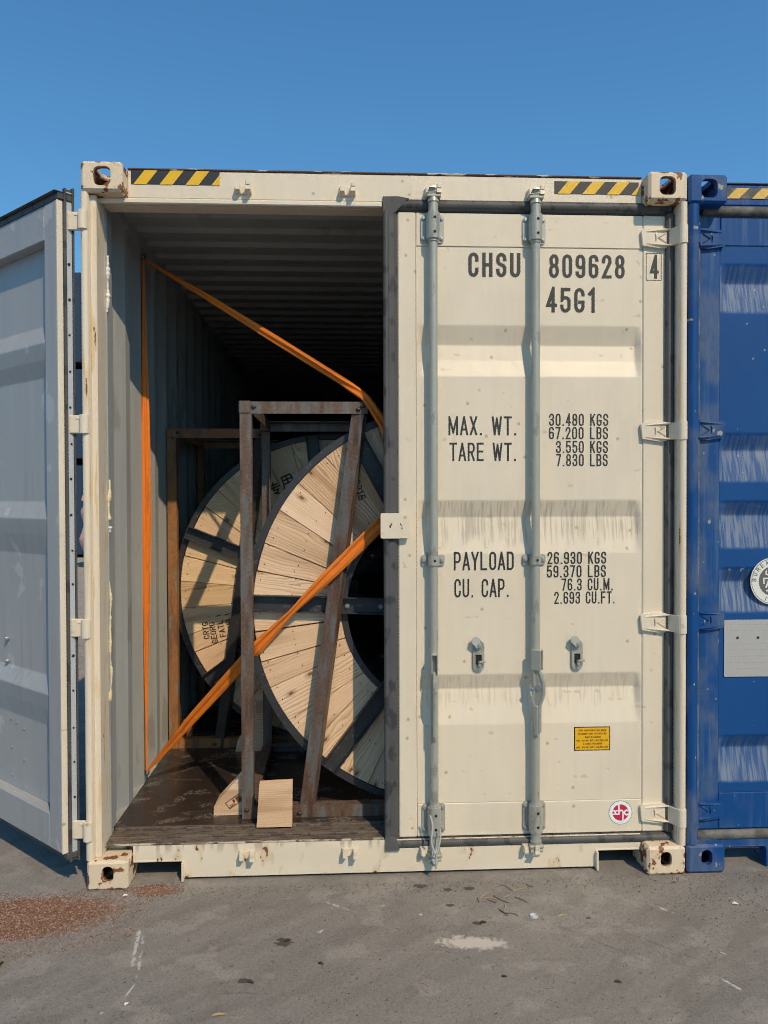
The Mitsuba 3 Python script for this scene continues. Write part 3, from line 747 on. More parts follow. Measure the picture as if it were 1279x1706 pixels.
# corner posts
for sx, ox in ((1, 0.0), (-1, W)):
    def P(*a, sx=sx, ox=ox):
        return moved(cb(*a, 0.004), mat4((sx, 0, 0), (0, 1, 0), (0, 0, 1), (ox, 0, 0)))
    front = moved(cat(cyl((0.010, 0.022, 0.118), (0.010, 0.022, HI - 0.118), 0.0155, n=18), cb(0.002, 0.026, 0.022, 0.120, 0.1185, HI - 0.1185, 0.003), cb(0.024, 0.050, 0.036 if sx > 0 else 0.118, 0.155, 0.1185, HI - 0.1185, 0.004)), mat4((sx, 0, 0), (0, 1, 0), (0, 0, 1), (ox, 0, 0)))
    obj('corner_post', front, 'cream_post', C)
    lip = moved(cb(0.012, 0.0545, 0.1555, 0.172, 0.150, HI - 0.118, 0.003), mat4((sx, 0, 0), (0, 1, 0), (0, 0, 1), (ox, 0, 0)))
    obj('post_inner_edge', lip, 'inside', C)
hd = obj('header', cat(cb(0.163, W - 0.163, 0.075, 0.200, 2.776, HI - 0.004, 0.004), cb(0.050, 1.190, 0.068, 0.090, 2.754, 2.7755, 0.004), cb(0.052, W - 0.052, 0.1305, 0.205, 2.764, 2.7755, 0.002)), 'cream', C)
obj('header_rim', cat(cb(0.165, W - 0.165, 0.070, 0.120, HI - 0.0035, HI + 0.0035, 0.002)), 'rim_rust', C, 'rust-stained upper edge')
obj('sill', sill_mesh(0, W), 'sill', C)
obj('sill_end', cat(cb(0.050, 0.1645, 0.120, 0.2, 0.1185, 0.1455, 0.003), cb(W - 0.1645, W - 0.050, 0.120, 0.2, 0.1185, 0.1455, 0.003)), 'cream_worn', C)
obj('threshold', cat(cb(0.052, 1.192, 0.0725, 0.128, 0.1465, 0.1535, 0.002), cb(0.052, W - 0.052, 0.1285, 0.200, 0.140, 0.160, 0.003), cb(0.056, W - 0.056, 0.2, 0.222, 0.150, ZF - 0.001, 0.002)), 'sill_top', C, 'dirty threshold strip')
obj('floor', cb(0.045, W - 0.045, 0.223, 12.0, ZF - 0.028, ZF, 0.002), 'floor', C, 'scratched dark plywood deck')
obj('side_wall', corrugated_wall(0.043, 0.007, 0.17, 12.05, 0.10, 2.80), 'inside', C, smooth=False)
obj('side_wall', corrugated_wall(W - 0.043, W - 0.007, 0.17, 12.05, 0.10, 2.80), 'inside', C, smooth=False)
obj('roof', corrugated_roof(0.004, W - 0.004, 0.19, 12.05, HI - 0.035), 'inside', C, smooth=False)
obj('end_wall', cb(0.01, W - 0.01, 12.05, 12.06, 0.10, HI - 0.02, 0.001), 'inside', C)
obj('side_rail', cat(cb(0.002, 0.05, 0.20, 12.06, 2.80, HI - 0.02, 0.003), cb(W - 0.05, W - 0.002, 0.20, 12.06, 2.80, HI - 0.02, 0.003)), 'inside', C)
obj('bottom_rail', cat(cb(0.004, 0.046, 0.18, 12.06, 0.06, 0.162, 0.003), cb(W - 0.046, W - 0.004, 0.18, 12.06, 0.06, 0.162, 0.003)), 'inside', C)
obj('cross_member', cat([cb(0.05, W - 0.05, 0.35 + 0.4 * i, 0.43 + 0.4 * i, 0.03, 0.138, 0.002) for i in range(29)]), 'black', C, kind='stuff')
# right leaf, closed
d = door_leaf(C, R_DOOR, 'cream', 'cream', RIGHT_BANDS)
labels[d] = {'label': 'closed cream door with markings'}
# rubber gasket of the closed leaf: flat flange plus lip, four sides
gz0, gz1, gx0, gx1 = 0.112, 2.795, 1.196, 2.412
flat = sbox(gx0, gz0, gx1, gz1).difference(sbox(1.256, 0.1485, 2.3835, 2.7425))
g1 = on_front(extrude(flat.buffer(-0.001), 0.03), 0, 0.118, 0)
lips = [cb(1.197, 1.250, 0.070, 0.118, 0.150, 2.746, 0.012), cyl((1.206, 0.076, 0.15), (1.206, 0.076, 2.74), 0.013, n=14), lipbar(1.21, 2.398, 0.088, 2.7705, 0.023), lipbar(1.21, 2.400, 0.082, 0.127, 0.0195), cb(2.3765, 2.4105, 0.062, 0.140, 0.15, 2.75, 0.008),
        hull([(1.194, 0.066, 2.797), (1.255, 0.062, 2.797), (1.300, 0.062, 2.789), (1.194, 0.068, 2.735), (1.207, 0.071, 2.700), (1.245, 0.066, 2.749), (1.194, 0.110, 2.797), (1.300, 0.110, 2.789), (1.207, 0.110, 2.700), (1.245, 0.11, 2.749)]),
        hull([(1.196, 0.060, 0.105), (1.255, 0.056, 0.108), (1.196, 0.064, 0.165), (1.240, 0.068, 0.160), (1.196, 0.11, 0.105), (1.255, 0.11, 0.108), (1.196, 0.11, 0.165), (1.240, 0.11, 0.160)])]
obj('gasket', cat(g1, lips), 'rubber', d, 'black rubber door gasket')
hinge_set(C, d, R_DOOR, (2.645, 1.840, 1.038, 0.232), 'cream')
tab = on_front(extrude(unary_union([rounded(1.180, 1.398, 1.264, 1.502, 0.006), rounded(1.24, 1.399, 1.298, 1.496, 0.008)]), 0.010), 0, 0.064, 0)
obj('locking_plate', cat(tab, cb(1.262, 1.296, 0.064, 0.084, 1.402, 1.494, 0.002)), 'cream', d)
obj('rust_mark', cat([on_front(extrude(Polygon([(x + r * (0.5 + 0.6 * nr.random()) * math.cos(a), z + 1.8 * r * (0.5 + 0.6 * nr.random()) * math.sin(a)) for a in np.linspace(0, 6.28, 9)[:-1]]), 0.0008), 0, 0.0542, 0) for x, z, r in ((1.219, 1.447, .005), (1.224, 1.456, .004), (1.266, 1.452, .003), (1.268, 1.440, .0035), (1.262, 1.457, .003))]), 'brand', d)
# print on the leaf
YT = 0.0888


def put(text, x0, x1, z0, z1, y=YT, mat='ink', parent=None, w=0.42, s=0.125, label=None, pitch=None, **more):
    obj('lettering', on_front(lettering(text, z1 - z0, w, s, width=x1 - x0, pitch=pitch), x0, y, z0), mat, parent or d, label or f'printed {text}', **more)


put('CHSU', 1.548, 1.766, 2.480, 2.580, w=0.40, s=0.135)
put('809628', 1.887, 2.207, 2.479, 2.577, w=0.40, s=0.135)
put('45G1', 1.872, 2.080, 2.335, 2.438, w=0.42, s=0.135)
put('4', 2.311, 2.351, 2.479, 2.576, y=0.0853, w=0.40, s=0.135)
fr = sbox(2.296, 2.471, 2.363, 2.586)
obj('lettering', on_front(extrude(fr.difference(fr.buffer(-0.003)), 0.0008), 0, 0.0853, 0), 'ink', d, 'thin box round the digit 4')
put('MAX. WT.', 1.464, 1.748, 1.824, 1.903, w=0.40, s=0.105)
put('TARE WT.', 1.468, 1.747, 1.717, 1.793, w=0.40, s=0.105)
put('PAYLOAD', 1.486, 1.738, 1.262, 1.339, w=0.40, s=0.105)
put('CU. CAP.', 1.488, 1.716, 1.149, 1.226, w=0.40, s=0.105)
for text, x0, x1, zc in (('30.480 KGS', 1.887, 2.138, 1.889), ('67.200 LBS', 1.886, 2.137, 1.8335), ('3.550 KGS', 1.916, 2.137, 1.7755), ('7.830 LBS', 1.917, 2.136, 1.7205),
                         ('26.930 KGS', 1.879, 2.130, 1.311), ('59.370 LBS', 1.878, 2.129, 1.2545), ('76.3 CU.M.', 1.940, 2.158, 1.199), ('2.693 CU.FT.', 1.908, 2.166, 1.1435)):
    put(text, x0, x1, zc - 0.0255, zc + 0.0255, w=0.40, s=0.115)
# yellow stacking label
lb = numbered(d + '__label')
labels[lb] = {'label': 'yellow sticker with dark border'}
obj('border', cb(1.994, 2.148, 0.0882, 0.0895, 0.497, 0.598, 0.0002), 'black', lb)
obj('field', cb(1.998, 2.144, 0.0877, 0.0881, 0.501, 0.594, 0.0001), 'label_yellow', lb)
for i, (t, a, b) in enumerate((('THIS CONTAINER HAS BEEN', 2.012, 2.130), ('DESIGNED AND TESTED FOR', 2.010, 2.132), ('HIGH STACKING', 2.040, 2.108), ('MAX. ALLOW. WGT. 267.200 LBS', 2.004, 2.138), ('& HIGH STACKING', 2.032, 2.112), ('MAX. ALLOW. WGT. 216.000 LBS', 2.004, 2.138))):
    zz = 0.583 - i * 0.0142
    put(t, a, b, zz - 0.0036, zz + 0.0036, y=0.0876, mat='label_ink', parent=lb, w=0.5, s=0.14, kind='stuff')
# round owner's emblem
em = numbered(d + '__emblem')
labels[em] = {'label': 'round white and red emblem with letters'}
ec = (2.192, 0.2325)


def disc(r, n=40):
    return Point(0, 0).buffer(r, quad_segs=n // 4)


YE = 0.0858
obj('edge', on_front(extrude(disc(0.0505), 0.0006), ec[0], YE, ec[1]), 'teal', em)
obj('field', on_front(extrude(disc(0.0485), 0.0010), ec[0], YE, ec[1]), 'white', em)
obj('centre', on_front(extrude(disc(0.0345), 0.0014), ec[0], YE, ec[1]), 'red', em)
S = lambda pts, wd: LineString(pts).buffer(wd / 2, cap_style=2, join_style=1, quad_segs=4)
arc = lambda cx, cy, r, a0, a1, n=12: [(cx + r * math.cos(math.radians(a)), cy + r * math.sin(math.radians(a))) for a in np.linspace(a0, a1, n)]
lets = unary_union([S([(-0.036, 0.009), (-0.027, 0.009), (-0.020, -0.007), (-0.011, -0.007)], 0.0055), S(arc(-0.031, 0.001, 0.008, 60, 300), 0.0052), S([(-0.012, 0.009), (-0.019, 0.009), (-0.026, -0.007)], 0.005),
                    S([(-0.0075, 0.0335), (-0.0075, -0.0095)], 0.0068), S([(-0.0075, 0.0)] + arc(0.0015, 0.0005, 0.009, 170, 0) + [(0.0095, -0.034)], 0.0065), S(arc(0.0265, 0.000, 0.0095, 45, 315), 0.0062)])
obj('letters', on_front(extrude(lets, 0.0018), ec[0], YE, ec[1]), 'white', em)
for q, ch in ((-0.011, 'A'), (0.0, 'V'), (0.011, 'E')):
    obj('letters', on_front(lettering(ch, 0.004, 0.5, 0.15), ec[0] + q - 0.001, YE - 0.001, ec[1] - 0.0445 + abs(q) * 0.12), 'teal', em)
# lock rods of the closed leaf
lock_rod(C, R_DOOR, 2.42 - 1.398, math.radians(82), 0.921, 'locking rod with its handle turned edge-on and a rope hung on its foot', catch=2.42 - 1.588)
lock_rod(C, R_DOOR, 2.42 - 1.8215, math.radians(140), 0.932, 'locking rod nearer the hinges', catch=2.42 - 2.004, long_foot=False)
for x in (0.628, 1.049, 1.398, 1.8215):
    keeper(C, x, 2.814, 0.075, True)
for x in (0.629, 1.050, 1.372, 1.800):
    keeper(C, x, 0.103, 0.072, False, 'sill')
hazard(C, 0.178, 0.532, 2.832, 2.888, 0.0745, 0.188, 0.1037, 0.044, 'black', 'yellow', n=4)
hazard(C, 1.905, 2.2605, 2.822, 2.874, 0.0745, 1.918, 0.1037, 0.044, 'black', 'yellow', n=4)
# sealant squeezed out of the post joint inside the opening
for nm, z0, z1, mt, amp in (('sealant', 2.335, 2.570, 'pale_foam', 0.011), ('sealant', 1.475, 1.645, 'foam', 0.008), ('sealant', 0.72, 1.22, 'foam', 0.0055), ('sealant', 1.425, 1.452, 'pale_foam', 0.016)):
    zs = np.arange(z0, z1, 0.006)
    k = meshn = None
    rr = 0.003 + amp * np.abs(np.sin(zs * 61) * 0.4 + nr.random(len(zs)) * 0.7)
    obj(nm, tube(np.c_[0.0545 + 0.002 * np.sin(zs * 40), 0.164 + 0.004 * np.sin(zs * 23 + 1), zs], rr, 7), mt, C, smooth=True)
# left leaf, swung right round
dl = door_leaf(C, L_DOOR, 'door_inside', 'door_inside', RIGHT_BANDS, th=0.060, deep=0.036)
labels[dl] = {'label': 'open door showing its grey inner side'}
zt, zb = 2.742, 0.149
obj('edge_strip', moved(cb(0.030, 0.0355, 0.036, 0.0605, zb, zt, 0.002), L_DOOR), 'cream', dl, 'cream hinge-side edge')
lipx = [cb(0.018, 0.0355, 0.0255, 0.0352, 0.112, 2.790, 0.002), cb(0.024, 0.0355, -0.010, -0.002, 0.108, 2.800, 0.002), cb(0.0312, 0.0355, -0.0015, 0.025, 0.112, 2.790, 0.001),
        cb(0.022, 1.2, 0.0, 0.060, 2.7425, 2.768, 0.003), cb(0.022, 1.2, -0.001, 0.076, 2.7681, 2.774, 0.003), cb(0.022, 1.2, -0.010, -0.002, 2.7645, 2.800, 0.002), cb(0.022, 1.2, 0.0, 0.045, 0.124, 0.1485, 0.003), cb(0.022, 1.2, -0.010, -0.002, 0.106, 0.1235, 0.002), cb(1.166, 1.205, 0.0, 0.045, 0.15, 2.742, 0.004)]
obj('gasket', moved(cat(lipx), L_DOOR), 'rubber', dl, 'black rubber door gasket')
obj('retaining_strip', moved(cb(0.0285, 0.0308, -0.0005, 0.0245, 0.125, 2.780, 0.0005), L_DOOR), 'strip', dl, 'pale strip holding the gasket')
zz = np.arange(0.22, 2.75, 0.142)
obj('screw', moved(cat([bolt_head((0.0286, 0.009 + 0.006 * rng.random(), z + 0.01 * rng.random()), (-1, 0, 0), 0.0042 + 0.002 * rng.random(), 0.004) for z in zz]), L_DOOR), 'black', dl, kind='stuff')
rv = []
for s, z in ((0.600, 0.945), (0.600, 0.845)):
    rv.append(bolt_head((s, 0.010, z), (0, 1, 0), 0.012, 0.016))
for s, z in ((0.585, 0.585), (0.53, 0.577), (0.46, 0.562), (0.575, 0.46), (0.46, 0.425), (0.575, 0.335), (0.46, 0.31)):
    rv.append(bolt_head((s, 0.008, z), (0, 1, 0), 0.006, 0.005))
obj('rivet', moved(cat(rv), L_DOOR), 'bolt', dl, kind='stuff')
for z in (2.666, 1.861, 1.048, 0.236):
    h = numbered(dl + '__hinge')
    obj('pin', cyl((0.0045, 0.014, z - 0.037), (0.0045, 0.014, z + 0.037), 0.0195, n=18), 'cream', h)
    obj('blade', cat(cb(-0.062, 0.0, 0.0275, 0.0415, z - 0.036, z + 0.036, 0.003), cb(-0.034, -0.004, 0.0245, 0.0285, z + 0.020, z + 0.026, 0.001), cb(-0.016, -0.011, 0.0245, 0.0285, z - 0.033, z + 0.033, 0.001)), 'cream', h)
lock_rod(C, L_DOOR, 1.022, math.radians(60), 0.92, catch=0.832)
lock_rod(C, L_DOOR, 0.600, math.radians(60), 0.92, catch=0.416)

# ---- the blue container
B = thing('shipping_container', 'blue shipping container with dusty recessed door at the right edge', 'shipping container')
BX = 2.4435
BH = -0.008
obj('corner_casting', casting(BX, 0.004, False), 'blue', B, smooth=35)
obj('corner_casting', casting(BX, HI - 0.118 + BH, True), 'blue', B, smooth=35)
obj('corner_post', cat(cyl((BX + 0.026, 0.024, 0.124), (BX + 0.026, 0.024, HI - 0.128), 0.024, n=20), cb(BX + 0.004, BX + 0.046, 0.040, 0.14, 0.1225, HI - 0.127, 0.004)), 'blue', B)
obj('post_seal', cb(BX + 0.0525, BX + 0.079, 0.066, 0.13, 0.15, 2.745, 0.006), 'gap_sealant', B, 'dusty rubber seal beside the post')
obj('header', cat(cb(BX + 0.163, BX + 2.275, 0.085, 0.20, 2.79, HI - 0.016, 0.004), cb(BX + 0.058, BX + 2.38, 0.0865, 0.2, 2.7655, 2.7895, 0.003)), 'blue', B)
obj('header_rim', cb(BX + 0.165, BX + 2.27, 0.080, 0.13, HI - 0.0155, HI - 0.009, 0.002), 'black', B)
obj('gasket', cat(cyl((BX + 0.09, 0.085, 2.765), (BX + 2.3, 0.085, 2.765), 0.020, n=14), cyl((BX + 0.07, 0.080, 0.131), (BX + 2.3, 0.080, 0.131), 0.020, n=14)), 'gap_sealant', B, 'dusty rubber seal')
obj('sill', sill_mesh(BX, BX + W), 'blue', B)
obj('side_wall', corrugated_wall(BX + 0.043, BX + 0.007, 0.14, 12.05, 0.02, 2.86), 'blue', B, smooth=False)
obj('roof', cb(BX + 0.01, BX + W - 0.01, 0.19, 12.05, HI - 0.035, HI - 0.03, 0.001), 'blue', B)
BM = mat4((1, 0, 0), (0, 1, 0), (0, 0, 1), (2.485, 0.085, 0))
db = numbered(B + '__door')
obj('stile', moved(cb(0.040, 0.130, 0, 0.05, 0.152, 2.742, 0.004), BM), 'blue', db)
obj('rail', moved(cb(0.132, 1.10, 0.001, 0.049, 2.621, 2.741, 0.003), BM), 'blue', db)
obj('rail', moved(cb(0.132, 1.10, 0.001, 0.049, 0.153, 0.306, 0.003), BM), 'blue', db)
obj('panel', moved(leaf_panel(0.131, 1.10, 0.308, 2.619, BLUE_BANDS, 0.036), BM), 'blue_dusty', db, smooth=True)
hinge_set(B, db, BM, (2.645, 1.846, 1.045, 0.238), 'blue')
hz = numbered(B + '__hazard_stripe')
obj('backing', cb(BX + 0.166, BX + 0.52, 0.0827, 0.0847, 2.818, 2.862, 0.0002), 'gap_sealant', hz)
polys = [Polygon([(2.640 + i * 0.108, 2.818), (2.693 + i * 0.108, 2.818), (2.738 + i * 0.108, 2.862), (2.684 + i * 0.108, 2.862)]) for i in range(3)]
obj('band', on_front(extrude(unary_union(polys), 0.0012), 0, 0.0826, 0), 'faded_yellow', hz)
# class emblem, a white roundel
vc, VY = (2.848, 1.206), 0.0875
ve = numbered(db + '__emblem')
labels[ve] = {'label': 'white roundel with ring lettering'}
sh = affinity.scale(disc(0.100), 0.97, 1.0)
obj('field', on_front(extrude(sh, 0.002), vc[0], VY, vc[1]), 'emblem_white', ve)
obj('ring', on_front(extrude(sh.buffer(-0.004).difference(sh.buffer(-0.0062)), 0.0026), vc[0], VY, vc[1]), 'emblem_grey', ve)
obj('centre', on_front(extrude(affinity.scale(disc(0.062), 0.98, 1.02), 0.0026), vc[0], VY, vc[1]), 'emblem_grey', ve)
for i, ch in enumerate('BUREAU'):
    a = math.radians(176 - i * 17)
    g = moved(lettering(ch, 0.019, 0.62, 0.16), mat4((math.sin(a), -math.cos(a), 0), (math.cos(a), math.sin(a), 0), (0, 0, 1), (0.0715 * math.cos(a) - 0.006 * math.sin(a), 0.0715 * math.sin(a) + 0.006 * math.cos(a), 0.0014)))
    obj('lettering', on_front(g, vc[0], VY, vc[1]), 'emblem_grey', ve)
for i, ch in enumerate('TRI'):
    a = math.radians(248 + i * 13)
    g = moved(lettering(ch, 0.017, 0.6, 0.15), mat4((-math.sin(a), math.cos(a), 0), (-math.cos(a), -math.sin(a), 0), (0, 0, 1), (0.090 * math.cos(a) + 0.005 * math.sin(a), 0.090 * math.sin(a) - 0.005 * math.cos(a), 0.0014)))
    obj('lettering', on_front(g, vc[0], VY, vc[1]), 'emblem_grey', ve)
fig = unary_union([S([(-0.042, 0.012), (-0.020, 0.012)], 0.006), S([(-0.040, 0.010), (-0.038, -0.012)], 0.007), S([(-0.030, -0.028), (-0.012, 0.02), (0.004, -0.02)], 0.007), S([(-0.028, 0.046), (-0.030, 0.03), (-0.006, 0.024)], 0.006), S([(-0.030, -0.040), (0.02, -0.040)], 0.006), S([(0.008, 0.05), (0.02, 0.02), (0.04, 0.0)], 0.007), S([(0.012, -0.03), (0.03, -0.012)], 0.007)])
obj('figure', on_front(extrude(fig, 0.0034), vc[0], VY, vc[1]), 'emblem_white', ve)
# data plate
pl = numbered(db + '__data_plate')
obj('plate', on_front(extrude(rounded(2.637, 0.801, 2.905, 1.043, 0.006), 0.002), 0, 0.0862, 0), 'plate', pl)
obj('screw', cat([bolt_head((x, 0.084, 0.967), (0, -1, 0), 0.0055, 0.004) for x in (2.695, 2.784)]), 'black', pl)
for i in range(8):
    zz = 1.022 - 0.027 * i
    x = 2.655 + 0.012 * rng.random()
    segs = []
    while x < 2.89:
        L = 0.006 + 0.022 * rng.random()
        segs.append(sbox(x, zz, x + L, zz + 0.0028))
        x += L + 0.006 + (0.03 * rng.random() if rng.random() < 0.3 else 0)
    if i == 2:
        continue
    obj('lettering', on_front(extrude(unary_union(segs), 0.0004), 0, 0.0843, 0), 'plate_ink', pl)

# ------------------------------------------------------------------ cable drums
def drum(name, label, cx, y0, zc, R, rin, spokes, depth, seed=1):
    r = random.Random(seed)
    phase = spokes[0]
    k = thing(name, label, 'cable drum', 'wooden cable drums lashed in the container')
    ang = np.linspace(0, 2 * np.pi, 97)

    def lathe(profile, mat, nm, par):
        v, f, n = [], [], len(profile)
        for a in ang[:-1]:
            for rad, y in profile:
                v.append((cx + rad * math.cos(a), y, zc + rad * math.sin(a)))
        for i in range(96):
            for j in range(n):
                a, b = i * n + j, i * n + (j + 1) % n
                c, e = ((i + 1) % 96) * n + (j + 1) % n, ((i + 1) % 96) * n + j
                f += [[a, c, b], [a, e, c]]
        return obj(nm, trimesh.Trimesh(v, f, process=False), mat, par, smooth=40)
    for which in (0, 1):
        yf = y0 if which == 0 else y0 + depth
        sgn = 1 if which == 0 else -1
        fl = numbered(k + '__flange')
        lathe([(R, yf), (R, yf + sgn * 0.055), (R - 0.030, yf + sgn * 0.055), (R - 0.030, yf + sgn * 0.052), (R - 0.008, yf + sgn * 0.052), (R - 0.010, yf + sgn * 0.010), (R - 0.030, yf + sgn * 0.006), (R - 0.030, yf)], 'dark_steel', 'rim', fl)
        lathe([(rin + 0.026, yf + sgn * 0.004), (rin + 0.026, yf + sgn * 0.05), (rin, yf + sgn * 0.05), (rin, yf + sgn * 0.004)], 'dark_steel', 'inner_ring', fl)
        # planks fan out between the spokes
        if which == 1:
            m = trimesh.Trimesh(*(lambda: (np.array([(cx + rr * math.cos(a), yf - q, zc + rr * math.sin(a)) for a in ang[:-1] for rr, q in ((rin + 0.027, 0.01), (R - 0.043, 0.01), (R - 0.043, 0.04), (rin + 0.027, 0.04))]),
                                             np.array([t for i in range(96) for j in range(4) for t in ([i * 4 + j, i * 4 + (j + 1) % 4, ((i + 1) % 96) * 4 + (j + 1) % 4], [i * 4 + j, ((i + 1) % 96) * 4 + (j + 1) % 4, ((i + 1) % 96) * 4 + j])])))(), process=False)
            v = np.array(m.vertices)
            obj('plank', m, 'wood', fl, uv=np.c_[v[:, 0], 2 + 0.2 * v[:, 2]], kind='stuff')
            continue
        for sp in range(6):
            a0, a1 = spokes[sp], spokes[sp + 1] if sp < 5 else spokes[0] + 360
            n = r.choice((6, 6, 7))
            cuts = np.sort(np.array([a0 + (a1 - a0) * (i + (r.uniform(-0.22, 0.22) if 0 < i < n else 0)) / n for i in range(n + 1)]))
            tilt = [r.uniform(-1.6, 1.6) if 0 < i < n else 0 for i in range(n + 1)]
            for i in range(n):
                g = 0.0012 + (0.0022 if r.random() < 0.25 else 0)
                lo_o, hi_o = math.radians(cuts[i]), math.radians(cuts[i + 1])
                lo_i, hi_i = math.radians(cuts[i] + tilt[i] * 1.8), math.radians(cuts[i + 1] + tilt[i + 1] * 1.8)
                ra, rb = rin + 0.0262, R - 0.0305
                pts = [(ra, lo_i), (rb, lo_o)] + [(rb, lo_o + (hi_o - lo_o) * q) for q in (0.33, 0.66)] + [(rb, hi_o), (ra, hi_i), (ra, 0.5 * (lo_i + hi_i))]
                poly = Polygon([(q * math.cos(t), q * math.sin(t)) for q, t in pts]).buffer(-g, join_style=2)
                if poly.is_empty:
                    continue
                rec = r.uniform(0.005, 0.0085)
                top = poly.buffer(-0.0015, join_style=2)
                A = np.array(poly.exterior.coords)[:-1]
                Bt = np.array(top.exterior.coords)[:-1]
                h = hull(np.vstack([np.c_[A, np.full(len(A), yf + rec + 0.0015)], np.c_[Bt, np.full(len(Bt), yf + rec)], np.c_[A, np.full(len(A), yf + 0.045)]])[:, [0, 2, 1]])
                v = np.array(h.vertices)
                am = 0.5 * (lo_o + hi_o)
                uu = v[:, 0] * math.cos(am) + v[:, 2] * math.sin(am)
                vv = -v[:, 0] * math.sin(am) + v[:, 2] * math.cos(am) + 0.3 * (v[:, 1] - yf)
                pid = seed * 100 + sp * 10 + i
                f = np.array(h.faces)
                obj('plank', trimesh.Trimesh(v[f].reshape(-1, 3) + [cx, 0, zc], np.arange(len(f) * 3).reshape(-1, 3), process=False), 'wood', fl, uv=np.c_[uu, 4.0 * pid + 2.0 + vv][f].reshape(-1, 2))
        nails = []
        for j in range(132):
            a = math.radians(phase + (j + r.uniform(0.2, 0.8)) * 360 / 132)
            for rad in (R - 0.055 - 0.012 * r.random(), rin + 0.055 + 0.015 * r.random(), rin + 0.24 + 0.02 * r.random()):
                if r.random() < 0.5:
                    x, z = cx + rad * math.cos(a), zc + rad * math.sin(a)
                    nails.append(cyl((x, yf + 0.003, z), (x, yf + 0.012, z), 0.0026, n=6))
        obj('nail', cat(nails), 'dark_steel', fl, kind='stuff')
        # spokes: channels from rim to hub
        for sp in range(6):
            a = math.radians(spokes[sp])
            ex, ez = np.array([math.cos(a), 0, math.sin(a)]), np.array([-math.sin(a), 0, math.cos(a)])
            M = mat4(ex, (0, 1, 0), ez, (cx, 0, zc))
            ch = cat(cb(0.10, R - 0.006, yf + 0.000, yf + 0.004, -0.036, 0.036, 0.001), cb(0.10, R - 0.006, yf - 0.036, yf - 0.0002, 0.031, 0.036, 0.0015), cb(0.10, R - 0.006, yf - 0.036, yf - 0.0002, -0.036, -0.031, 0.0015))
            obj('spoke', moved(ch, M), 'dark_steel', fl)
            obj('bolt', moved(cat([bolt_head((q, yf - 0.002, 0.004), (0, -1, 0), 0.011, 0.012) for q in (0.45, 0.30)]), M), 'bolt', fl)
        lathe([(0.155, yf - 0.003), (0.155, yf + 0.02), (0.05, yf + 0.02), (0.05, yf - 0.003)], 'dark_steel', 'hub', fl)
    lathe([(rin + 0.012, y0 + 0.05), (rin + 0.012, y0 + depth - 0.05), (rin + 0.004, y0 + depth - 0.05), (rin + 0.004, y0 + 0.05)], 'dark_steel', 'barrel', k)
    return k


reel_1 = drum('cable_drum', 'nearer cable drum, its planked flange half hidden by the closed door', 1.493, 0.352, 1.072, 0.900, 0.450, (-2, 57, 118, 178, 233, 296), 0.72, seed=3)
reel_2 = drum('cable_drum', 'farther cable drum behind and to the left of the nearer one', 0.957, 1.335, 1.052, 0.880, 0.450, (-22, 38, 97, 158, 216, 277), 0.72, seed=5)


def stencil(par, text, x, z, y, h, deg, mat='stencil', w=0.60, s=0.13, pitch=None):
    a = math.radians(deg)
    m = lettering(text, h, w, s, pitch, depth=0.0006)
    m = moved(m, mat4((math.cos(a), math.sin(a), 0), (-math.sin(a), math.cos(a), 0), (0, 0, 1), (0, 0, 0)))
    obj('lettering', on_front(m, x, y, z), mat, par, f'stencilled {text}')


stencil(reel_1 + '__flange', '0215', 1.068, 1.640, 0.3555, 0.034, -72)
for i, (t, L) in enumerate((('CRTG', 0), ('GEORG', -0.02), ('FATL I', 0.02), ('AUR I', 0.055))):
    stencil(reel_2 + '__flange', t, 0.272 + i * 0.046, 0.775 + L - 0.004 * i, 1.3385, 0.034, 97 + 3 * i)
# two brushed characters on the far flange
def brush(strokes, size):
    return extrude(affinity.scale(unary_union([LineString(q).buffer(0.055, quad_segs=2) for q in strokes]), size, size, origin=(0, 0)), 0.0006)


yong = [[(0.15, 0.95), (0.12, 0.35), (0.0, 0.02)], [(0.15, 0.95), (0.92, 0.95), (0.92, 0.05), (0.78, 0.10)], [(0.15, 0.66), (0.90, 0.66)], [(0.12, 0.36), (0.90, 0.36)], [(0.53, 0.95), (0.53, 0.04)]]
zhuan = [[(0.18, 0.80), (0.85, 0.80)], [(0.02, 0.57), (1.0, 0.57)], [(0.52, 1.0), (0.36, 0.36), (0.82, 0.36), (0.52, 0.12)], [(0.34, 0.16), (0.70, 0.0)]]
for st, px, pz in ((zhuan, 0.622, 1.575), (yong, 0.695, 1.618)):
    a = math.radians(24)
    m = moved(brush(st, 0.070), mat4((math.cos(a), math.sin(a), 0), (-math.sin(a), math.cos(a), 0), (0, 0, 1), (0, 0, 0)))
    obj('lettering', on_front(m, px, 1.3385, pz), 'stencil', reel_2 + '__flange', 'brushed character')

# ------------------------------------------------------------------ steel frames
def angle_bar(a, b, leg=0.05, t=0.005, ex=(1, 0, 0), ey=(0, 1, 0), c=0.0012):
    """An angle iron from a to b: corner at the line, legs along ex and ey."""
    a, b = np.asarray(a, float), np.asarray(b, float)
    ex, ey = np.asarray(ex, float), np.asarray(ey, float)
    poly = Polygon([(0, 0), (leg, 0), (leg, t - c), (leg - c, t), (t + 0.004, t), (t, t + 0.004), (t, leg - c), (t - c, leg), (0, leg)])
    m = extrude(poly, 1.0)
    return moved(m, mat4(ex, ey, b - a, a))


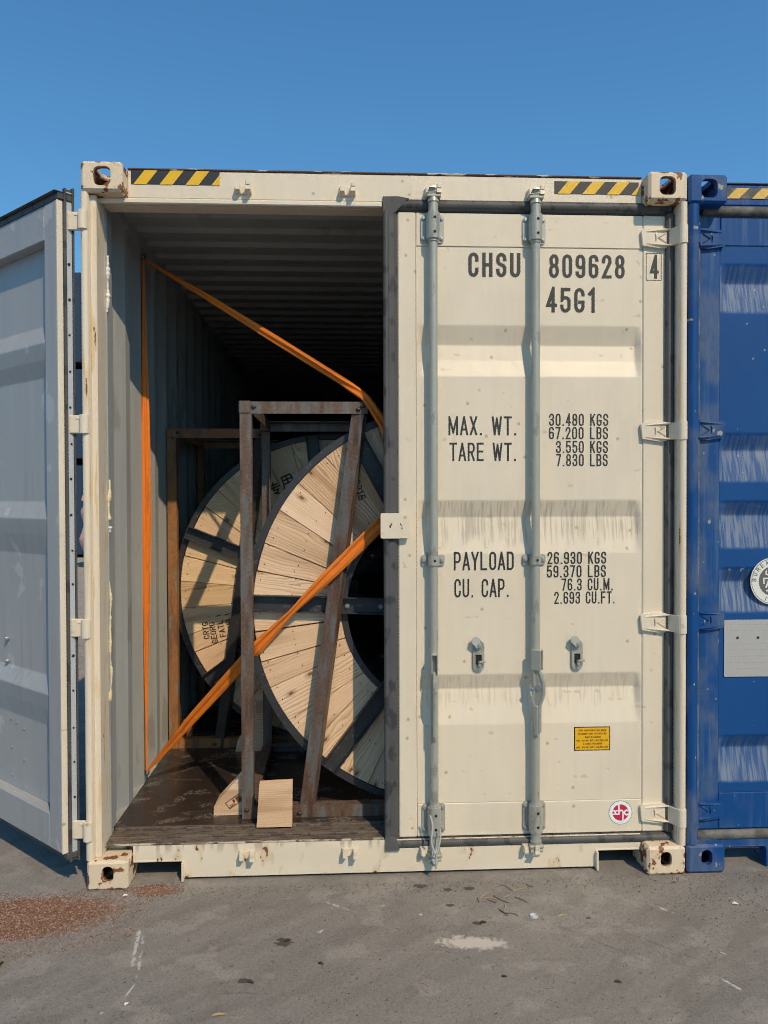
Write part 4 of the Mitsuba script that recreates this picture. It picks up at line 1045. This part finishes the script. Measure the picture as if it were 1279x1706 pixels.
def steel_frame(label, ox, oy, mat_post, mat, brace_mat, zt=1.930, deep=0.93):
    k = thing('steel_frame', label, 'steel frame', 'welded steel frames holding the drums')
    z0, L = ZF + 0.001, 1.80
    for yy, s in ((oy, 1), (oy + deep, -1)):
        for m, xo in ((1, ox), (-1, ox + L)):
            X_ = lambda q: xo + m * q
            e1 = (m, 0, 0)
            # upright: one leg across the front, the other running back
            obj('post', angle_bar((X_(0.050), yy, z0), (X_(0.050), yy, zt), 0.05, 0.005, (-m, 0, 0), (0, s, 0)), mat_post, k, smooth=False)
            obj('brace', angle_bar((X_(0.296), yy - s * 0.0012, z0), (X_(0.536), yy - s * 0.0012, zt - 0.0005), 0.056, 0.005, (-0.95 * m, 0.312 * s, 0), (0.312 * m, 0.95 * s, 0)), brace_mat, k, smooth=False)
            obj('top_beam', cat(angle_bar((X_(-0.002), yy + s * 0.0015, zt + 0.053), (X_(0.552), yy + s * 0.0015, zt + 0.053), 0.052, 0.005, (0, 0, -1), (0, s, 0)), cb(min(X_(-0.004), X_(0.048)), max(X_(-0.004), X_(0.048)), yy - s * 0.003 if s > 0 else yy - 0.04, yy + 0.04 if s > 0 else yy + 0.003, zt + 0.001, zt + 0.056, 0.004)), mat, k, smooth=False)
            obj('weld', cat([trimesh.creation.icosphere(1, 1.0).apply_scale([0.010 + 0.004 * rng.random(), 0.006, 0.008]).apply_translation((X_(q), yy - s * 0.003, zz)) for q, zz in ((0.060, zt + 0.03), (0.512, zt + 0.02), (0.530, zt + 0.034), (0.02, 0.208), (0.25, 0.19))]), 'dark_steel', k)
        obj('bottom_beam', angle_bar((ox + 0.052, yy + s * 0.004, z0 + 0.052), (ox + L - 0.052, yy + s * 0.004, z0 + 0.052), 0.052, 0.005, (0, 0, -1), (0, s, 0)), mat, k, smooth=False)
    for xo, m in ((ox, 1), (ox + L, -1)):
        for zz in (z0 + 0.052, zt + 0.052):
            obj('side_beam', angle_bar((xo + m * 0.0515, oy + 0.052, zz), (xo + m * 0.0515, oy + deep - 0.052, zz), 0.05, 0.005, (0, 0, -1), (-m, 0, 0)), mat, k, smooth=False)
    return k


frame_1 = steel_frame('rust-streaked welded steel frame at the doorway around the nearer drum', 0.582, 0.268, 'steel', 'steel', 'steel')
frame_2 = steel_frame('orange-rusted welded steel frame against the left wall around the farther drum', 0.052, 1.280, 'steel_rusty', 'steel_rusty', 'dark_steel', 1.902)

# ------------------------------------------------------------------ orange lashing strap
def ribbon(pts, wide, normals, nsec=9, seed=0, fold=0.35):
    p, wd, nm = np.asarray(pts, float), np.asarray(wide, float), np.asarray(normals, float)
    t = np.gradient(p, axis=0); t /= np.linalg.norm(t, axis=1, keepdims=True)
    nm = nm - (nm * t).sum(1, keepdims=True) * t
    nm /= np.linalg.norm(nm, axis=1, keepdims=True)
    side = np.cross(t, nm)
    q = np.linspace(-0.5, 0.5, nsec)
    lens = np.r_[0, np.cumsum(np.linalg.norm(np.diff(p, axis=0), axis=1))]
    front, uv = [], []
    for i in range(len(p)):
        for j, a in enumerate(q):
            ripple = fold * wd[i] * (0.16 * math.sin(a * 11 + lens[i] * 1.7 + seed) + 0.05 * math.sin(a * 23 - lens[i] * 4))
            front.append(p[i] + side[i] * a * wd[i] + nm[i] * ripple); uv.append((a + 0.5, lens[i]))
    front = np.array(front); off = np.repeat(nm, nsec, 0) * 0.0022
    n = nsec
    f = []
    N = len(front)
    for i in range(len(p) - 1):
        for j in range(n - 1):
            a, b, c, e = i * n + j, i * n + j + 1, (i + 1) * n + j + 1, (i + 1) * n + j
            f += [[a, b, c], [a, c, e], [N + a, N + c, N + b], [N + a, N + e, N + c]]
        for j, fl in ((0, 1), (n - 1, 0)):
            a, c = i * n + j, (i + 1) * n + j
            f += [[a, c, N + c], [a, N + c, N + a]] if fl else [[a, N + c, c], [a, N + a, N + c]]
    return np.vstack([front, front - off]), np.array(f), np.array(uv + uv)


def spline(keys, per=14):
    k = np.asarray(keys, float)
    out = []
    for a, b in zip(k[:-1], k[1:]):
        for q in np.linspace(0, 1, per, endpoint=False):
            out.append(a + (b - a) * q)
    out.append(k[-1])
    o = np.array(out)
    for _ in range(2):
        o[1:-1] = 0.25 * o[:-2] + 0.5 * o[1:-1] + 0.25 * o[2:]
    return o


st = thing('lashing_strap', 'orange webbing strap looped from the left wall across the doorway around the drum', 'strap')


def strap(keys, seed, fold=0.5):
    k = spline(keys)
    v, f, uv = ribbon(k[:, :3], k[:, 3], k[:, 4:7], seed=seed, fold=fold)
    obj('webbing', (v, f), 'strap', st, uv=uv)


# x y z width normal
strap([(0.056, 0.765, 2.735, 0.010, 0.9, -0.4, 0), (0.058, 0.765, 2.35, 0.027, 0.75, -0.65, 0), (0.060, 0.765, 1.95, 0.041, 0.3, -0.95, 0), (0.062, 0.765, 1.55, 0.046, 0.05, -1, 0), (0.060, 0.763, 1.2, 0.041, 0.3, -0.95, 0), (0.058, 0.760, 0.75, 0.025, 0.75, -0.6, 0), (0.055, 0.758, 0.225, 0.010, 0.9, -0.4, 0)], 1)
strap([(0.060, 0.758, 2.732, 0.010, 0.3, -0.9, -0.3), (0.38, 0.61, 2.522, 0.028, 0.1, -0.85, -0.5), (0.70, 0.465, 2.302, 0.037, 0.05, -0.8, -0.6), (1.02, 0.312, 2.080, 0.040, 0.0, -0.75, -0.65), (1.125, 0.255, 2.003, 0.036, 0.1, -0.9, 0.3), (1.205, 0.252, 1.885, 0.046, 0.2, -1, 0.1), (1.42, 0.245, 1.53, 0.048, 0.1, -1, 0.1)], 2, 0.6)
strap([(0.060, 0.750, 0.227, 0.012, 0.3, -0.9, 0.3), (0.20, 0.655, 0.392, 0.036, 0.2, -0.95, 0.2), (0.32, 0.568, 0.538, 0.048, 0.1, -0.95, 0.2), (0.58, 0.393, 0.833, 0.056, 0.0, -1, 0.1), (0.640, 0.336, 0.900, 0.056, 0.0, -1, 0.0), (0.80, 0.292, 1.065, 0.030, 0.5, -0.85, -0.1), (0.955, 0.250, 1.222, 0.052, 0.0, -1, 0.1), (1.20, 0.244, 1.462, 0.058, 0.0, -1, 0.1), (1.42, 0.240, 1.68, 0.052, 0.0, -1, 0.1)], 3, 0.5)
obj('lashing_ring', cat(tube([(0.053 + 0.012 * math.cos(a), 0.768, 2.746 + 0.013 * math.sin(a)) for a in np.linspace(0, 2 * np.pi, 17)], 0.0032), tube([(0.053 + 0.012 * math.cos(a), 0.762, 0.215 + 0.013 * math.sin(a)) for a in np.linspace(0, 2 * np.pi, 17)], 0.0032)), 'dark_steel', C)

# ------------------------------------------------------------------ blocks of wood
def wood_prism(name, poly, y0, y1, label, pid, category='wooden block', along_z=False, rot=0.0, pivot=None):
    m = extrude(poly, y1 - y0)
    m = on_front(m, 0, y1, 0)
    v, f = np.array(m.vertices), np.array(m.faces)
    if rot:
        c, s = math.cos(rot), math.sin(rot)
        q = v[:, :2] - pivot
        v[:, :2] = np.c_[c * q[:, 0] - s * q[:, 1], s * q[:, 0] + c * q[:, 1]] + pivot
    k = numbered(name)
    uu, vv = v[:, 0] + 0.3 * v[:, 1], v[:, 2] - 0.6 + 0.4 * v[:, 1]
    scene[k] = mikit.ply((v[f].reshape(-1, 3), np.arange(len(f) * 3).reshape(-1, 3)), 'mat_wood', smooth=False, uv=np.c_[uu, 4.0 * pid + 2 + vv][f].reshape(-1, 2))
    labels[k] = {'label': label, 'category': category}
    return k


blk = wood_prism('wooden_block', Polygon([(0.655, ZF + 0.0005), (0.803, ZF + 0.0005), (0.806, 0.357), (0.667, 0.352)]), 0.176, 0.222, 'pale square-cut wooden block standing upright in the doorway in front of the frame', 911)
wdg = wood_prism('wooden_wedge', Polygon([(0.452, ZF + 0.0005), (0.580, ZF + 0.0005), (0.580, 0.352), (0.466, 0.228), (0.453, 0.205)]), 0.318, 0.40, 'wooden chock with sloping top and a brown burnt stamp beside the frame post', 923, 'wooden chock')
chk = wood_prism('wooden_wedge', Polygon([(0.428, ZF + 0.0005), (0.590, ZF + 0.0005), (0.590, 0.510), (0.548, 0.505), (0.535, 0.35), (0.440, 0.228)]), 1.212, 1.275, 'shadowed wooden chock deeper inside between the two frames', 941, 'wooden chock')
a = math.radians(35)
stp = unary_union([rounded(-0.036, -0.018, 0.036, 0.018, 0.001).difference(sbox(-0.032, -0.014, 0.032, 0.014)), sbox(-0.030, -0.013, -0.001, -0.009), sbox(0.012, -0.013, 0.031, 0.012), sbox(-0.004, -0.003, 0.006, 0.010), sbox(-0.026, -0.007, -0.020, -0.003), sbox(-0.016, -0.007, -0.010, -0.003), sbox(-0.006, -0.007, 0.000, -0.003)])
obj('stamp', on_front(moved(extrude(stp, 0.0006), mat4((math.cos(a), math.sin(a), 0), (-math.sin(a), math.cos(a), 0), (0, 0, 1), (0, 0, 0))), 0.541, 0.3178, 0.228), 'brand', wdg, 'brown burnt stamp')

# rope hung on the foot of the first rod
zr = np.linspace(0, 1, 26)
pth = np.array([(1.398 - 0.024 + 0.022 * q + 0.006 * math.sin(q * 9), 0.004 - 0.010 * math.sin(q * 3.1), 0.272 - 0.205 * q) for q in zr])
pth2 = np.array([(1.400 + 0.016 - 0.020 * q + 0.004 * math.sin(q * 7), 0.000 - 0.010 * math.sin(q * 3.1), 0.215 - 0.160 * q) for q in zr])
rp = thing('rope', 'short grey rope hung on the foot of the left-hand locking rod', 'rope')
obj('strand', tube(pth, 0.0042, 7), 'rope', rp, smooth=True)
obj('strand', tube(pth2, 0.0034, 7), 'rope', rp, smooth=True)

# ------------------------------------------------------------------ far side of the yard, seen through the gap by the hinge
for i in range(3):
    q = thing('shipping_container', ('dark navy container at the bottom of the far stack seen through the hinge gap', 'dark navy container in the middle of the far stack seen through the hinge gap', 'dark navy container on top of the far stack seen through the hinge gap')[i], 'shipping container', 'navy containers stacked across the yard')
    z0 = 2.60 * i
    obj('body', cb(-9.2, -4.6, 18.8, 24.8, z0 + 0.08, z0 + 2.50, 0.02), 'navy', q)
    obj('rib', cat([cb(-9.1 + 0.28 * j, -9.0 + 0.28 * j, 18.765, 18.7995, z0 + 0.14, z0 + 2.45, 0.01) for j in range(16)]), 'navy', q, kind='stuff')
    obj('corner_casting', cat([cb(x - 0.09, x + 0.09, 18.74, 18.96, z0 + q2, z0 + q2 + 0.118, 0.01) for x in (-9.12, -4.68) for q2 in (0.0, 2.475)]), 'navy', q)
bgm = trimesh.creation.icosphere(4, 1.0)
v = bgm.vertices
v = np.sign(v) * np.abs(v) ** 0.55
v = v / np.max(np.abs(v), axis=0)
v = v * [0.60, 0.55, 0.78] + nr.normal(0, 0.006, v.shape)
v += 0.05 * np.sin(v[:, [2, 0, 1]] * 9)
bg = thing('bulk_bag', 'pinkish bulk bag in front of the navy stack, glimpsed through the hinge gap', 'bag')
bag = trimesh.Trimesh(v + [-4.35, 15.6, 0.83], bgm.faces, process=False)
obj('sack', bag, 'bag', bg, smooth=True)
obj('lifting_loop', cat([tube([(-4.35 + sx * (0.45 + 0.08 * math.cos(a)), 15.6 - 0.35, 1.55 + 0.16 * math.sin(a)) for a in np.linspace(0, np.pi, 9)], 0.02) for sx in (-1, 1)]), 'bag', bg)

# ------------------------------------------------------------------ litter on the ground
def flakes(n, sampler, size, flat=0.35, z=0.0):
    base = np.array([(-1, -1, 0), (1, -1, 0), (1, 1, 0), (-1, 1, 0), (-0.6, -0.6, 1), (0.7, -0.5, 1), (0.5, 0.7, 1), (-0.7, 0.6, 1)], float)
    fc = np.array([[0, 1, 5], [0, 5, 4], [1, 2, 6], [1, 6, 5], [2, 3, 7], [2, 7, 6], [3, 0, 4], [3, 4, 7], [4, 5, 6], [4, 6, 7]])
    vs, fs = [], []
    for i in range(n):
        x, y, h = sampler()
        s = size * nr.uniform(0.5, 1.5)
        el = nr.uniform(0.8, 2.6)
        q = base * [s * el, s, s * flat * 2 * nr.uniform(0.5, 1.4)]
        a, t = nr.uniform(0, 6.28), nr.normal(0, 0.22)
        R1 = np.array([[math.cos(a), -math.sin(a), 0], [math.sin(a), math.cos(a), 0], [0, 0, 1]])
        R2 = np.array([[1, 0, 0], [0, math.cos(t), -math.sin(t)], [0, math.sin(t), math.cos(t)]])
        q = q @ R2.T @ R1.T
        q[:, 2] += h - min(q[:, 2].min(), 0) * 0.6 - 0.0003
        vs.append(q + [x, y, 0]); fs.append(fc + 8 * i)
    return trimesh.Trimesh(np.vstack(vs), np.vstack(fs), process=False)


def pile():
    while True:
        x, y = nr.uniform(-0.55, 0.28), nr.uniform(-0.46, 0.02)
        u, v_ = (x + 0.22) / 0.40, (y + 0.20 - 0.10 * (x + 0.2)) / 0.165
        dd = math.sqrt(u * u + v_ * v_)
        wgt = max(0.0, 1.15 - dd) if dd < 1.25 else 0.0
        if nr.random() < 0.9 * wgt * wgt + 0.12 * wgt + (0.02 if dd < 1.7 else 0):
            return x, y, max(0.0, 0.010 * (1 - dd)) * nr.random()


def pile2():
    return 0.27 + nr.normal(0, 0.045), -0.005 + nr.normal(0, 0.022), 0.0


def edge_dirt():
    return nr.uniform(0.2, 2.9), 0.005 - abs(nr.normal(0, 0.055)), 0.0


def anywhere():
    return nr.uniform(-0.9, 3.0), nr.uniform(-1.0, 0.0), 0.0


def patch():
    return 2.45 + nr.normal(0, 0.16), -0.20 + nr.normal(0, 0.085), 0.0


def halo():
    x, y = -0.1 + nr.normal(0, 0.26), -0.36 + nr.normal(0, 0.08)
    return x, y, 0.0


obj('wood_chips', cat(flakes(12500, pile, 0.0018), flakes(1100, pile2, 0.0017)), 'chip_a', None, 'reddish brown chips spilt beside the left corner casting', smooth=False, kind='stuff')
obj('wood_chips', cat(flakes(6000, pile, 0.0018), flakes(420, pile2, 0.0017)), 'chip_b', None, 'paler chips mixed in the spill', smooth=False, kind='stuff')
obj('wood_chips', cat(flakes(6000, pile, 0.0016), flakes(500, pile2, 0.0016)), 'chip_c', None, 'dark chips mixed in the spill', smooth=False, kind='stuff')
obj('grit', cat(flakes(900, edge_dirt, 0.0012, 0.6), flakes(500, anywhere, 0.0011, 0.6), flakes(420, patch, 0.0013, 0.6)), 'stone_b', None, 'dark grit along the foot of the containers', smooth=False, kind='stuff')
obj('grit', cat(flakes(900, edge_dirt, 0.0014, 0.6), flakes(500, anywhere, 0.0012, 0.6), flakes(1500, halo, 0.0014, 0.5)), 'stone_a', None, 'pale grit scattered over the yard', smooth=False, kind='stuff')


def leaf(name, x, y, L, wd, deg, mat, label, category, curl=0.3, group=None):
    n = 9
    u = np.linspace(0, 1, n)
    half = wd * np.sin(np.pi * u ** 0.8) ** 0.8 + 0.0006
    pts, f = [], []
    for i in range(n):
        for sgn in (-1, 0, 1):
            zz = 0.0015 + abs(sgn) * half[i] * curl + 0.25 * L * curl * math.sin(math.pi * u[i])
            pts.append(((u[i] - 0.5) * L, sgn * half[i], zz))
    for i in range(n - 1):
        for j in range(2):
            a_ = i * 3 + j
            f += [[a_, a_ + 3, a_ + 4], [a_, a_ + 4, a_ + 1]]
    v_ = np.array(pts)
    N = len(v_)
    f = np.array(f)
    v2 = np.vstack([v_, v_ - [0, 0, 0.0012]])
    a_ = math.radians(deg)
    M = mat4((math.cos(a_), math.sin(a_), 0), (-math.sin(a_), math.cos(a_), 0), (0, 0, 1), (x, y, 0))
    k = obj(name, moved(trimesh.Trimesh(v2, np.vstack([f, f[:, ::-1] + N]), process=False), M), mat, smooth=True)
    labels[k] = {'label': label, 'category': category} | ({'group': group} if group else {})


leaf('dry_leaf', -0.140, -0.510, 0.075, 0.026, 70, 'leaf_brown', 'curled golden brown leaf at the left edge of the yard', 'leaf', 0.5)
for x, y, L, dg, lb_ in ((0.825, -0.402, 0.028, 20, 'dark dry leaf flake on the yard below the wooden block'), (0.945, -0.548, 0.022, -30, 'small dark leaf flake on the bare yard, front middle'), (0.722, -0.640, 0.026, -35, 'dark dry leaf flake nearest the camera, left of the middle'), (1.535, -0.322, 0.028, 10, 'dark dry leaf flake just behind the powder patch'),
                         (1.545, -0.655, 0.020, -20, 'dark leaf flake nearest the camera, in front of the powder patch'), (1.905, -0.705, 0.024, -10, 'dark leaf flake on the yard in front of the right corner casting')):
    leaf('dry_leaf', x, y, L, L * 0.24, dg, 'leaf_dark', lb_, 'leaf', 0.3)
leaf('straw', 1.835, -0.290, 0.040, 0.003, 25, 'straw', 'pale straw on the yard right of the bottle cap', 'straw', 0.1)
leaf('straw', 0.645, -0.800, 0.045, 0.005, 8, 'straw', 'pale straw lying near the camera', 'straw', 0.2)
leaf('paper_scrap', 2.525, -0.243, 0.024, 0.009, -15, 'paper', 'white paper scrap on the yard before the blue container', 'paper', 0.25)
leaf('paper_scrap', 0.165, -0.045, 0.022, 0.008, 20, 'paper', 'white paper scrap beside the left corner casting', 'paper', 0.3)
leaf('paper_scrap', 0.352, -0.660 - 0.07, 0.016, 0.005, 60, 'paper', 'tiny white paper scrap below the left white scuff', 'paper', 0.3)
cp = thing('bottle_cap', 'flat pale bottle cap lying on the yard', 'bottle cap')
cang = np.linspace(0, 2 * np.pi, 25)
obj('cap', moved(tm(man(cyl((0, 0, 0.0), (0, 0, 0.007), 0.0155, 0.0145, 24)) - man(cyl((0, 0, 0.0025), (0, 0, 0.01), 0.0125, 0.0125, 20))), mat4((1, 0, 0), (0, 1, 0), (0, 0, 1), (1.731, -0.290, 0.0))), 'strip', cp)
for i in range(14):
    x, y = 1.640 + nr.normal(0, 0.055), -0.175 + nr.normal(0, 0.055)
    a_, L = nr.uniform(0, 6.28), nr.uniform(0.03, 0.085)
    qs = np.linspace(-0.5, 0.5, 7)
    bend = nr.normal(0, 0.12)
    path = [(x + L * (q * math.cos(a_) - bend * (0.25 - q * q) * math.sin(a_) * 4), y + L * (q * math.sin(a_) + bend * (0.25 - q * q) * math.cos(a_) * 4), 0.0022 + 0.004 * (0.25 - q * q) * (i % 3)) for q in qs]
    k = obj('twig', tube(path, 0.0012, 5), ('leaf_dark', 'straw', 'stone_b')[i % 3], smooth=True)
    labels[k] = {'label': 'thin dry twig in the tangle left of the bottle cap', 'category': 'twig', 'group': 'twigs tangled on the yard'}
